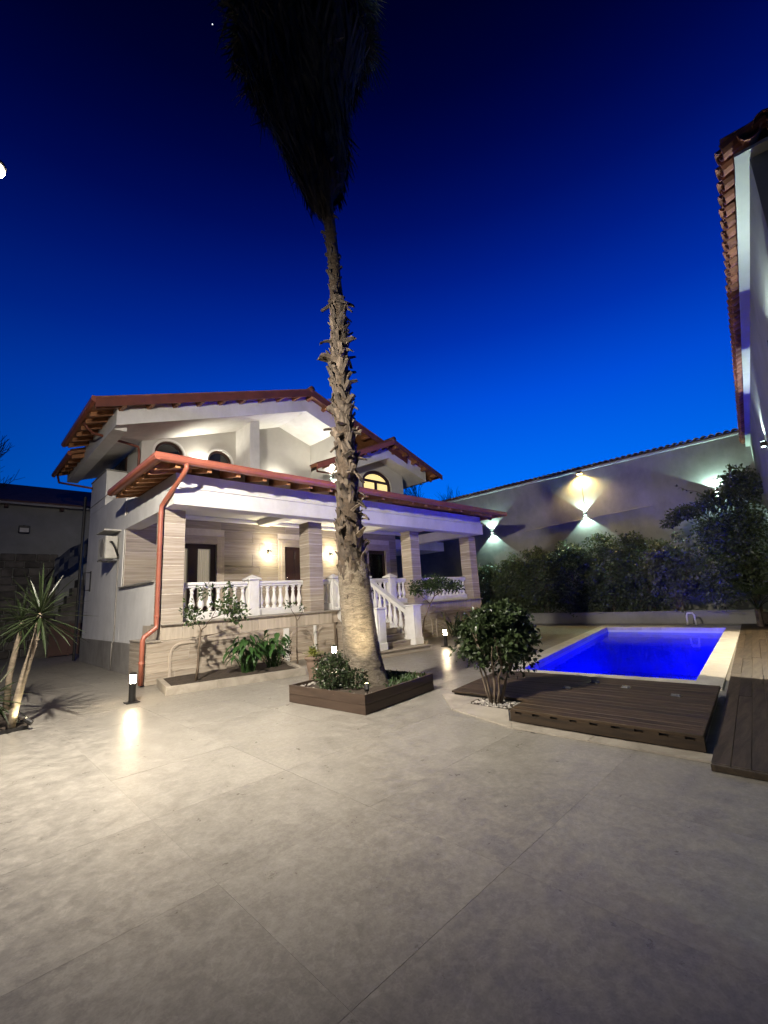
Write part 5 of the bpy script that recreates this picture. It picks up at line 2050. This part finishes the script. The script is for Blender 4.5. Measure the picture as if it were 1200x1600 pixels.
# --- round shrub and grass in the palm planter
s = thing('planter_shrub', 'round green shrub in the palm planter lit from behind', 'shrub', (4.50, 5.82, .22))
m = MB()
leaf_blob(m, r, (4.47, 5.82, .50), (.30, .34, .30), 1700, .05, .016, .45, .35, seed=2.2)
leaf_blob(m, r, (4.60, 5.45, .36), (.22, .24, .17), 600, .05, .016, .4, .35, seed=3.2)
m.build('foliage', M['bushleaf'], s)
m = MB()
for k in range(7):
    stem(m, wobble((4.5 + r.uniform(-.04, .04), 5.8 + r.uniform(-.04, .04), .21), (4.48 + r.uniform(-.2, .2), 5.8 + r.uniform(-.22, .22), .6), 3, .01, r), .008, .003, 5)
m.build('stem', M['bark'], s)

# --- potted plant
s = thing('flower_pot', 'clay urn behind the palm planter', 'plant pot', (5.32, 7.52, .0))
m = MB()
m.lathe([(.10, .0), (.13, .0), (.135, .03), (.12, .06), (.125, .16), (.15, .28), (.165, .38), (.16, .42), (.185, .44), (.20, .47), (.20, .50), (.175, .51), (.165, .47), (.02, .46)], (5.32, 7.52, 0.0), 22)
m.build('urn', M['terracotta'], s, smooth=True)
s = thing('potted_plant', 'yellow green leafy plant growing in the clay urn', 'plant', (5.32, 7.52, .46))
m = MB()
for k in range(70):
    a, e_ = r.uniform(0, 6.28), r.uniform(.2, 1.3)
    d = Vector((math.cos(a) * math.cos(e_), math.sin(a) * math.cos(e_), math.sin(e_)))
    p = Vector((5.32, 7.52, .47)) + d * r.uniform(.05, .20)
    leaf(m, p, d + rdir(r) * .5, Vector((0, 0, 1)), r.uniform(.06, .11), r.uniform(.022, .035), .3)
m.build('foliage', M['yellow_leaf'], s)

# --- planter along the podium and its plants
pl = thing('wall_planter', 'low pale stone planter bed along the left porch podium', 'planter', (4.5, 9.6, 0))
PQ = [Vector(p) for p in ((3.06, 9.11), (5.73, 8.44), (6.40, 10.62), (3.35, 10.62))]
for (i, w_) in ((0, .10), (1, .10), (3, .10)):
    a, c = PQ[i], PQ[(i + 1) % 4]
    d_ = (c - a).normalized()
    nn = Vector((-d_.y, d_.x)) * w_
    L = (c - a).length
    k_ = max(1, round(L / 1.0))
    for k in range(k_):
        e0, e1 = (w_ + .003 if (k == 0 and i != 0) else .002), (w_ + .003 if (k == k_ - 1 and i != 0) else .002)
        p0, p1 = a + d_ * (L * k / k_ + e0), a + d_ * (L * (k + 1) / k_ - e1)
        MB().hexa([(p0.x, p0.y, .002), (p1.x, p1.y, .002), (p1.x + nn.x, p1.y + nn.y, .002), (p0.x + nn.x, p0.y + nn.y, .002)],
                  [(p0.x, p0.y, .155), (p1.x, p1.y, .155), (p1.x + nn.x, p1.y + nn.y, .155), (p0.x + nn.x, p0.y + nn.y, .155)]).build('kerb_stone', M['marble'], pl)
n_ = 12
vs, fs = [], []
for i in range(n_ + 1):
    for j in range(n_ + 1):
        p = PQ[0].lerp(PQ[1], i / n_).lerp(PQ[3].lerp(PQ[2], i / n_), .05 + .95 * j / n_)
        vs.append((p.x, p.y, .115 + .03 * mnoise.noise(Vector((p.x * 4, p.y * 4, 0)))))
for i in range(n_):
    for j in range(n_):
        k = i * (n_ + 1) + j
        fs.append((k, k + n_ + 1, k + n_ + 2, k + 1))
m = MB()
m.add(vs, fs)
tag(m.build('planter_bed_soil', M['soil'], smooth=True), kind='structure')


def small_tree(name, label, base, trunkpts, r0, branches, blobs, leafmat_, barkmat, L=.09, w=.026, cat='tree'):
    s = thing(name, label, cat, base)
    m = MB()
    m.tube(trunkpts, [r0 * (1 - .45 * i / (len(trunkpts) - 1)) for i in range(len(trunkpts))], 8)
    for (a, b_, ra) in branches:
        stem(m, wobble(a, b_, 5, .02, r), ra, ra * .35, 6)
    m.build('trunk', barkmat, s, smooth=True)
    m = MB()
    for (c_, rad, n) in blobs:
        leaf_blob(m, r, c_, rad, n, L, w, .25, .45, seed=c_[0] * 3 + c_[2])
    m.build('foliage', leafmat_, s)
    return s


small_tree('lemon_tree', 'small lemon tree with crooked branches before the left porch column', (3.82, 9.62, .11),
           [(3.82, 9.64, .10), (3.85, 9.62, .40), (3.86, 9.62, .75), (3.89, 9.61, 1.10)], .036,
           [((3.89, 9.61, 1.08), (4.05, 9.46, 1.35), .018), ((3.88, 9.61, .98), (4.5, 9.05, 1.13), .013), ((4.05, 9.46, 1.35), (4.42, 9.08, 1.5), .012), ((4.5, 9.05, 1.13), (4.40, 9.1, 1.45), .009), ((3.89, 9.61, 1.1), (3.75, 9.74, 1.5), .012), ((3.75, 9.74, 1.5), (3.95, 9.55, 2.0), .008), ((4.05, 9.46, 1.35), (4.3, 9.2, 1.95), .008)],
           [((3.80, 9.72, 1.42), (.26, .24, .22), 110), ((3.95, 9.55, 1.95), (.20, .20, .20), 60), ((4.30, 9.20, 1.58), (.34, .34, .26), 200), ((4.45, 9.08, 1.42), (.26, .26, .22), 120), ((4.3, 9.2, 1.9), (.16, .16, .20), 45), ((3.70, 9.8, 1.6), (.14, .14, .2), 40)], M['citrus'], M['bark'], .10, .026)
small_tree('bare_sapling', 'thin nearly bare sapling in the planter left of the palm', (6.2, 9.5, .11), [(6.25, 9.55, .10), (6.24, 9.56, .5), (6.27, 9.58, .95), (6.27, 9.58, 1.15)], .022,
           [((6.27, 9.58, 1.12), (6.14, 9.68, 1.5), .012), ((6.27, 9.58, 1.12), (6.42, 9.45, 1.45), .012), ((6.25, 9.56, .35), (6.5, 9.3, .3), .012), ((6.5, 9.3, .3), (6.62, 9.2, .55), .01)],
           [((6.15, 9.68, 1.52), (.14, .14, .08), 24), ((6.38, 9.48, 1.45), (.12, .12, .08), 16), ((6.55, 9.22, .5), (.08, .08, .06), 8)], M['citrus'], M['bark'], .085, .024)
small_tree('stair_tree', 'small round crowned tree on a leaning stem right of the porch stairs', (10.95, 9.6, .02),
           [(10.93, 9.57, .0), (10.95, 9.55, .3), (11.03, 9.46, .8), (11.18, 9.31, 1.25), (11.3, 9.2, 1.5)], .03,
           [((11.18, 9.31, 1.25), (10.85, 9.7, 1.8), .016), ((11.3, 9.2, 1.5), (11.8, 8.75, 1.85), .016), ((11.3, 9.2, 1.5), (11.35, 9.1, 2.1), .014), ((11.25, 9.25, 1.4), (11.7, 9.4, 1.9), .012)],
           [((11.33, 9.15, 1.90), (.52, .58, .30), 1000), ((10.9, 9.6, 1.78), (.30, .30, .25), 320), ((11.78, 8.75, 1.78), (.30, .30, .2), 320)], M['citrus'], M['bark'], .095, .03)
tag(MB().box(10.86, 11.04, 9.38, 9.48, .002, .13, b=.01).build('stone_block', M['marble']), 'small white stone block at the foot of the leaning stair tree', 'block')

# --- broad leaved plant clumps
for gi, (cx, cy, n, sp, lab) in enumerate(((4.95, 9.55, 60, .36, 'large clump of arching broad green leaves in the middle of the wall planter'), (5.62, 9.62, 44, .30, 'smaller broad leaved clump at the right of the wall planter clump'))):
    s = thing('broadleaf_plant', lab, 'plant', (cx, cy, .11), 'broad leaved plants in the wall planter')
    m, lf = MB(), []
    for k in range(n):
        a, q = r.uniform(0, 6.28), r.uniform(0, 1)
        b0 = Vector((cx + r.uniform(-.12, .12), cy + r.uniform(-.12, .12), .10))
        hh = r.uniform(.38, .88) * (1 - .25 * q)
        tip = b0 + Vector((math.cos(a) * sp * (.3 + q * .8), math.sin(a) * sp * (.3 + q * .8), hh))
        m.tube([b0, b0.lerp(tip, .5) + Vector((0, 0, .06)), tip], [.011, .009, .006], 5)
        d = Vector((math.cos(a), math.sin(a), -.1 - .6 * r.random()))
        l_ = MB()
        L, W = r.uniform(.14, .25), r.uniform(.04, .068)
        dn = d.normalized()
        sd = dn.cross(Vector((0, 0, 1))).normalized()
        up_ = sd.cross(dn)
        rows_ = []
        for t_, wf, dr in ((-.12, .25, 0), (.1, .9, -.01), (.35, 1, -.02), (.65, .65, -.05), (.88, .25, -.09)):
            c_ = tip + dn * L * t_ + up_ * dr
            rows_.append((c_ + sd * W * wf + up_ * .02, c_, c_ - sd * W * wf + up_ * .02))
        vs_ = [p for q_ in rows_ for p in q_] + [tip + dn * L - up_ * .12]
        fs_ = []
        for i in range(4):
            fs_ += [(3 * i, 3 * i + 1, 3 * i + 4, 3 * i + 3), (3 * i + 1, 3 * i + 2, 3 * i + 5, 3 * i + 4)]
        fs_ += [(12, 13, 15), (13, 14, 15)]
        l_.add(vs_, fs_)
        l_.build('leaf', M['broad'], s, smooth=True)
    m.build('stalk', M['broad'], s)
s = thing('dry_shrub', 'small dull twiggy shrub between the broad leaves and the sapling', 'shrub', (6.0, 9.75, .11))
m = MB()
leaf_blob(m, r, (6.0, 9.75, .48), (.24, .26, .36), 420, .05, .013, .3, .4, seed=8.8)
m.build('foliage', M['skirt'], s)
s = thing('arching_plant', 'arching strap leaved plant by the right end of the porch, behind the bush', 'plant', (13.2, 9.75, 0))
m = MB()
for k in range(46):
    a, e_ = r.uniform(0, 6.28), r.uniform(.3, 1.35)
    b0 = Vector((13.1 + r.uniform(-.3, .3), 9.7 + r.uniform(-.2, .2), .02))
    L = r.uniform(.8, 1.45)
    d = Vector((math.cos(a) * math.cos(e_), math.sin(a) * math.cos(e_), math.sin(e_)))
    s_ = d.cross(Vector((0, 0, 1))).normalized() * r.uniform(.02, .05)
    p = [b0, b0 + d * L * .4, b0 + d * L * .75 - Vector((0, 0, .08 * L)), b0 + d * L - Vector((0, 0, .28 * L))]
    m.add([p[0] - s_ * .4, p[0] + s_ * .4, p[1] + s_, p[1] - s_, p[2] + s_ * .9, p[2] - s_ * .9, p[3]], [(0, 1, 2, 3), (3, 2, 4, 5), (5, 4, 6)])
m.build('foliage', M['yucca'], s)

# --- yuccas at far left
YC = [((.80, 8.70), [(.80, 8.70, 0), (.83, 8.70, .30), (.90, 8.70, .75), (.97, 8.70, 1.1), (1.02, 8.70, 1.42), (1.03, 8.70, 1.66)], .046, 56, .74, 'tall leaning yucca with a pale lit stem at the left edge'),
      ((-.7, 10.6), [(-.7, 10.6, 0), (-.65, 10.6, .5), (-.45, 10.6, 1.1), (-.3, 10.6, 1.75)], .05, 46, .66, 'second yucca behind the lit one with its crown at the very left edge'),
      ((.9, 10.7), [(.9, 10.7, 0), (.9, 10.7, .6), (.98, 10.7, 1.25), (1.0, 10.7, 1.55)], .045, 46, .6, 'yucca standing farthest back, its crown behind the lit one'),
      ((.52, 8.85), [(.52, 8.85, 0), (.53, 8.85, .25), (.55, 8.85, .5)], .045, 46, .5, 'low yucca rosette glowing over the ground spotlight at the left edge')]
for (bx, by), pts, r0, nl, LL, lab in YC:
    s = thing('yucca', lab, 'yucca', (bx, by, 0), 'yuccas in the left bed')
    m = MB()
    rr_ = [r0 * (1.25 - .5 * i / (len(pts) - 1)) for i in range(len(pts))]
    m.tube(pts, rr_, 9)
    for z_ in range(int(len(pts) * 2.2)):
        t_ = r.random() * (len(pts) - 1)
        i = int(t_)
        p = Vector(pts[i]).lerp(Vector(pts[min(i + 1, len(pts) - 1)]), t_ - i)
        m.lathe([(r0 * 1.02, -.008), (r0 * 1.14, 0), (r0 * 1.02, .008)], (p.x, p.y, p.z), 9)
    m.build('stem', M['yuccabark'], s, smooth=True)
    c_ = Vector(pts[-1])
    groups = {}
    for k in range(nl):
        a = k * 2.39996
        e_ = math.radians(-34 + 118 * (k / nl) ** 1.5) + r.uniform(-.12, .12)
        d = Vector((math.cos(a) * math.cos(e_), math.sin(a) * math.cos(e_), math.sin(e_)))
        L = LL * r.uniform(.8, 1.12)
        w = .019 * r.uniform(.8, 1.2)
        sd = d.cross(Vector((0, 0, 1)))
        sd = sd.normalized() if sd.length > .05 else Vector((1, 0, 0))
        nn = sd.cross(d).normalized()
        b0 = c_ + Vector((0, 0, -.10 + .12 * k / nl)) + d * .03
        dr = r.uniform(.02, .16) * math.cos(e_)
        p1, p2, p3 = b0 + d * L * .35, b0 + d * L * .7 - Vector((0, 0, dr * .35)), b0 + d * L - Vector((0, 0, dr))
        l_ = MB()
        f_ = nn * .010
        l_.add([b0 - sd * w * .7 + f_, b0, b0 + sd * w * .7 + f_, p1 - sd * w + f_, p1, p1 + sd * w + f_, p2 - sd * w * .75 + f_, p2, p2 + sd * w * .75 + f_, p3],
               [(0, 1, 4, 3), (1, 2, 5, 4), (3, 4, 7, 6), (4, 5, 8, 7), (6, 7, 9), (7, 8, 9)])
        l_.build('leaf', M['yucca'], s)
tag(MB().prism([(-1.2, 8.45), (1.0, 8.62), (1.05, 9.3), (.6, 11.2), (-1.2, 11.2)], .003, .03).build('yucca_bed_soil', M['soil']), kind='structure')
yk = thing('yucca_bed_kerb', 'dark low metal edging of the yucca bed at the left edge', 'edging', (.5, 8.5, 0))
MB().obox((-1.2, 8.43), Vector((2.2, .17)).normalized(), 2.2, .03, 0, .05).build('strip', M['black'], yk)
s = thing('white_flowers', 'small white flowering plant glowing low at the left edge', 'flowers', (.35, 9.1, .03))
m = MB()
for k in range(70):
    p = Vector((.25 + r.gauss(0, .14), 9.15 + r.gauss(0, .12), .65 + r.gauss(0, .12)))
    for q in range(4):
        leaf(m, p, rdir(r), Vector((0, 0, 1)), .028, .011, .2)
m.build('petals', M['white'], s)
m = MB()
for k in range(24):
    m.tube(wobble((.3 + r.uniform(-.08, .08), 9.1 + r.uniform(-.08, .08), .03), (.28 + r.gauss(0, .14), 9.12 + r.gauss(0, .12), .68 + r.gauss(0, .1)), 3, .02, r), .004, 4)
m.build('stalk', M['broad'], s)

# --- bare winter trees against the sky


def bare_tree(name, label, base, h_, spread, seed, depth=5, lean=(0, 0), group=None):
    r_ = random.Random(seed)
    s = thing(name, label, 'tree', base, group)
    m = MB()

    def grow(p, d, L, rad, lev):
        q = p + d * L
        m.tube([p, p.lerp(q, .5) + rdir(r_) * L * .04, q], [rad, rad * .85, rad * .7], 5 if lev < 3 else 4, cap=False)
        if lev >= depth:
            return
        for k in range(3 if lev > 0 else 4):
            nd = (d + rdir(r_) * spread + Vector((0, 0, .18))).normalized()
            grow(q if k else p.lerp(q, .7), nd, L * r_.uniform(.6, .82), rad * .6, lev + 1)
    grow(Vector(base), Vector((lean[0], lean[1], 1)).normalized(), h_ * .30, h_ * .016, 0)
    m.build('branch', M['branch'], s)
    return s


bare_tree('bare_tree', 'taller bare twiggy tree against the sky right of the dormer eave', (25.2, 19.6, 0), 10.2, .5, 3, 6, group='bare winter trees on the skyline')
bare_tree('bare_tree', 'shorter bare tree just above the right end of the porch gutter', (27.5, 18.6, 0), 9.6, .5, 9, 6, group='bare winter trees on the skyline')
bare_tree('bare_tree', 'bare branches reaching in at the left edge above the dark roof', (-1.9, 26.5, 3.0), 8.0, .55, 14, 5, lean=(.35, 0), group='bare winter trees on the skyline')

# ================================================================== LAMPS


def bollard(loc, label):
    s = thing('bollard_light', label, 'bollard light', loc, 'black bollard lights on the paving')
    b0 = MB()
    b0.box(-.11, .11, -.11, .11, .001, .016, b=.004)
    b0.build('base_plate', M['black'], s, local=True)
    MB().lathe([(.056, .016), (.056, .33), (.052, .335)], (0, 0, 0), 20).build('post', M['black'], s, local=True, smooth=False)
    MB().lathe([(.047, .336), (.047, .475)], (0, 0, 0), 20).build('diffuser', M['lamp_warm'], s, local=True)
    MB().lathe([(.056, .476), (.058, .48), (.058, .505), (.04, .515)], (0, 0, 0), 20).build('cap', M['black'], s, local=True)
    return s


bollard((2.49, 9.12, 0), 'black bollard light beside the left end of the wall planter')
bollard((10.83, 8.52, 0), 'black bollard light on the paving right of the porch stairs')
bollard((6.70, 8.66, 0), 'black bollard light half hidden behind the palm trunk')


def updown(name, loc, out, label, mat, col, pu, pd, size, group, blend=.03, glow=None, r_=.012, gap=.105, cold=None):
    """box wall lamp throwing light up and down the wall; out = unit vector off the wall"""
    o_ = Vector((out[0], out[1], 0))
    ang_ = math.atan2(o_.y, o_.x)
    s = thing(name, label, 'wall lamp', loc, group, rotz=ang_)
    MB().box(.0, .11, -.055, .055, -.055, .055, b=.006).build('housing', mat, s, local=True)
    MB().box(.03, .10, -.04, .04, -.0585, -.0555).build('lens', glow, s, local=True)
    MB().box(.03, .10, -.04, .04, .0555, .0585).build('lens', glow, s, local=True)
    c_ = Vector(loc) + o_ * gap
    if pu:
        light('up_beam', 'SPOT', c_ + Vector((0, 0, .065)), pu, col, c_ + Vector((0, 0, 2)), size, blend, r_)
    if pd:
        light('down_beam', 'SPOT', c_ - Vector((0, 0, .065)), pd, cold or col, c_ - Vector((0, 0, 2)), size, blend, r_)
    return s


COOL = (.62, 1.0, .84)
WARM = (1.0, .84, .6)
D2R = math.radians
WG = 'up and down lamps on the grey boundary wall'
updown('wall_lamp', (19.995, 12.04, 4.56), (-1, 0), 'wall lamp just right of the porch roof corner', M['black'], COOL, 290, 320, D2R(98), WG, glow=M['lamp_cool'])
updown('wall_lamp', (19.995, 7.25, 4.67), (-1, 0), 'wall lamp below the amber lamp at the middle of the grey wall', M['black'], COOL, 290, 320, D2R(98), WG, glow=M['lamp_cool'])
updown('wall_lamp', (19.995, 2.45, 4.72), (-1, 0), 'wall lamp half covered by branches of the corner tree', M['black'], COOL, 300, 240, D2R(118), WG, glow=M['lamp_cool'])
TW1, TW2 = tw(7.0, .28, 4.40), tw(1.5, .28, 4.40)
TO = (-TN.x, -TN.y)
updown('tower_lamp', TW1, TO, 'up and down lamp on the tall building wall at the right edge', M['black'], (.80, 1.0, .90), 240, 2400, D2R(84), None, cold=WARM, glow=M['lamp_cool'])
updown('tower_lamp', TW2, TO, 'nearer lamp on the tall building wall just outside the right edge', M['black'], (.80, 1.0, .90), 190, 90, D2R(92), None, glow=M['lamp_cool'])
# amber floodlight under the wall coping
s = thing('amber_floodlight', 'amber floodlight glowing under the tiled coping of the grey wall', 'floodlight', (19.93, 7.21, 6.5))
MB().box(19.80, 19.93, 7.10, 7.32, 6.50, 6.60, b=.01).build('housing', M['black'], s)
MB().box(19.815, 19.925, 7.115, 7.305, 6.488, 6.499).build('lens', M['lamp_yellow'], s)
MB().box(19.93, 19.998, 7.18, 7.24, 6.52, 6.58).build('bracket', M['black'], s)
light('amber_beam', 'SPOT', (19.82, 7.21, 6.47), 800, (1.0, .74, .25), (19.93, 7.21, 4), D2R(150), .7, .05)
# porch sconces
for (x_, z_, lab) in ((8.09, 3.42, 'porch wall lamp between the curtained door and the dark middle door'), (10.87, 3.39, 'porch wall lamp partly beside the palm trunk')):
    updown('porch_lamp', (x_, YB - .024, z_), (0, -1), lab, M['black'], (1.0, .84, .36), 45, 40, D2R(105), 'small yellow porch wall lamps', blend=.5, glow=M['lamp_sconce'], r_=.03)
    light('porch_fill', 'POINT', (x_, YB - .42, z_ - .02), 62, (1.0, .88, .64), radius=.08)  # fill light added off the wall to brighten the porch, has no fixture
# white loggia lamps
for (x_, y_, z_, o_, lab, e_) in ((6.06, YW - .002, 6.55, (0, -1), 'white lamp on the upper wall between the two arched windows', 20), (10.88, 13.75, 6.55, (-1, 0), 'white lamp on the side wall of the upper loggia near the palm', 26), (9.1, YW - .002, 6.3, (0, -1), 'white lamp low on the back wall of the upper loggia', 26)):
    updown('loggia_lamp', (x_, y_, z_), o_, lab, M['white'], (1.0, .93, .78), e_ * 6, e_ * 3.5, D2R(150), 'white lamps in the upper loggia', blend=.6, glow=M['lamp_cool'], r_=.04, gap=.12)
# spotlight at the palm
s = thing('palm_spotlight', 'small black ground spotlight aimed up the palm trunk', 'spotlight', (4.395, 4.95, .22))
MB().tube([(4.395, 4.95, .20), (4.395, 4.95, .30)], .01, 6).build('stake', M['black'], s)
MB().tube([(4.385, 4.94, .29), (4.42, 4.985, .36)], [.035, .04], 10).build('head', M['black'], s)
MB().tube([(4.4205, 4.986, .361), (4.422, 4.9885, .364)], .034, 10).build('lens', M['lamp_sconce'], s)
light('palm_beam', 'SPOT', (4.43, 5.0, .385), 180, (1.0, .82, .52), (4.80, 5.52, 1.85), D2R(80), 1.0, .03)
# spotlight at the yucca
s = thing('yucca_spotlight', 'black ground spotlight lighting the leaning yucca stem', 'spotlight', (1.0, 8.55, .03))
MB().tube([(.98, 8.52, .03), (.98, 8.52, .10)], .01, 6).build('stake', M['black'], s)
MB().tube([(1.02, 8.50, .09), (.95, 8.545, .15)], [.035, .04], 10).build('head', M['black'], s)
MB().tube([(.949, 8.5455, .1505), (.947, 8.5465, .152)], .034, 10).build('lens', M['lamp_sconce'], s)
light('yucca_beam', 'SPOT', (.935, 8.55, .165), 20, (1.0, .9, .58), (.60, 8.85, .75), D2R(95), .6, .03)
# main flood lamp on a pole at the left edge
s = thing('flood_lamp', 'bright warm floodlight on a pole at the left edge of the picture', 'floodlight', (-.62, 5.0, 0))
FX = -.07
MB().lathe([(.10, 0), (.10, .03), (.055, .05), (.05, 5.6), (.045, 5.9)], (-.62, 5.0, 0), 14).build('pole', M['black'], s)
MB().tube([(-.62, 5.0, 5.86), (FX - .1, 4.95, 5.91)], .025, 8).build('arm', M['black'], s)
MB().lathe([(.02, 5.93), (.06, 5.925), (.085, 5.90), (.088, 5.872), (.02, 5.876)], (FX, 4.93, 0), 24).build('housing', M['black'], s, smooth=True)
MB().lathe([(.01, 5.79), (.05, 5.796), (.075, 5.815), (.082, 5.84), (.07, 5.866), (.04, 5.88), (.01, 5.885)], (FX, 4.93, 0), 20).build('bulb', M['lamp_white'], s, smooth=True)
light('flood_beam', 'SPOT', (FX, 4.93, 5.785), 8700, (1.0, .91, .78), (FX + .73, 4.93 + .40, 5.785 - .56), D2R(150), 1.0, .10)

# a star
s = MB()
rr = Vector((332 - 600, 800 - 38, FPX))
dirw = (r3 * rr.x + u3 * rr.y + f3 * rr.z).normalized()
p = Vector((0, 0, CAMH)) + dirw * 900
s.lathe([(.05, -.62), (.45, -.45), (.62, 0), (.45, .45), (.05, .62)], tuple(p), 8)
tag(s.build('star', M['star']), 'single tiny white star high in the dark blue sky', 'star')
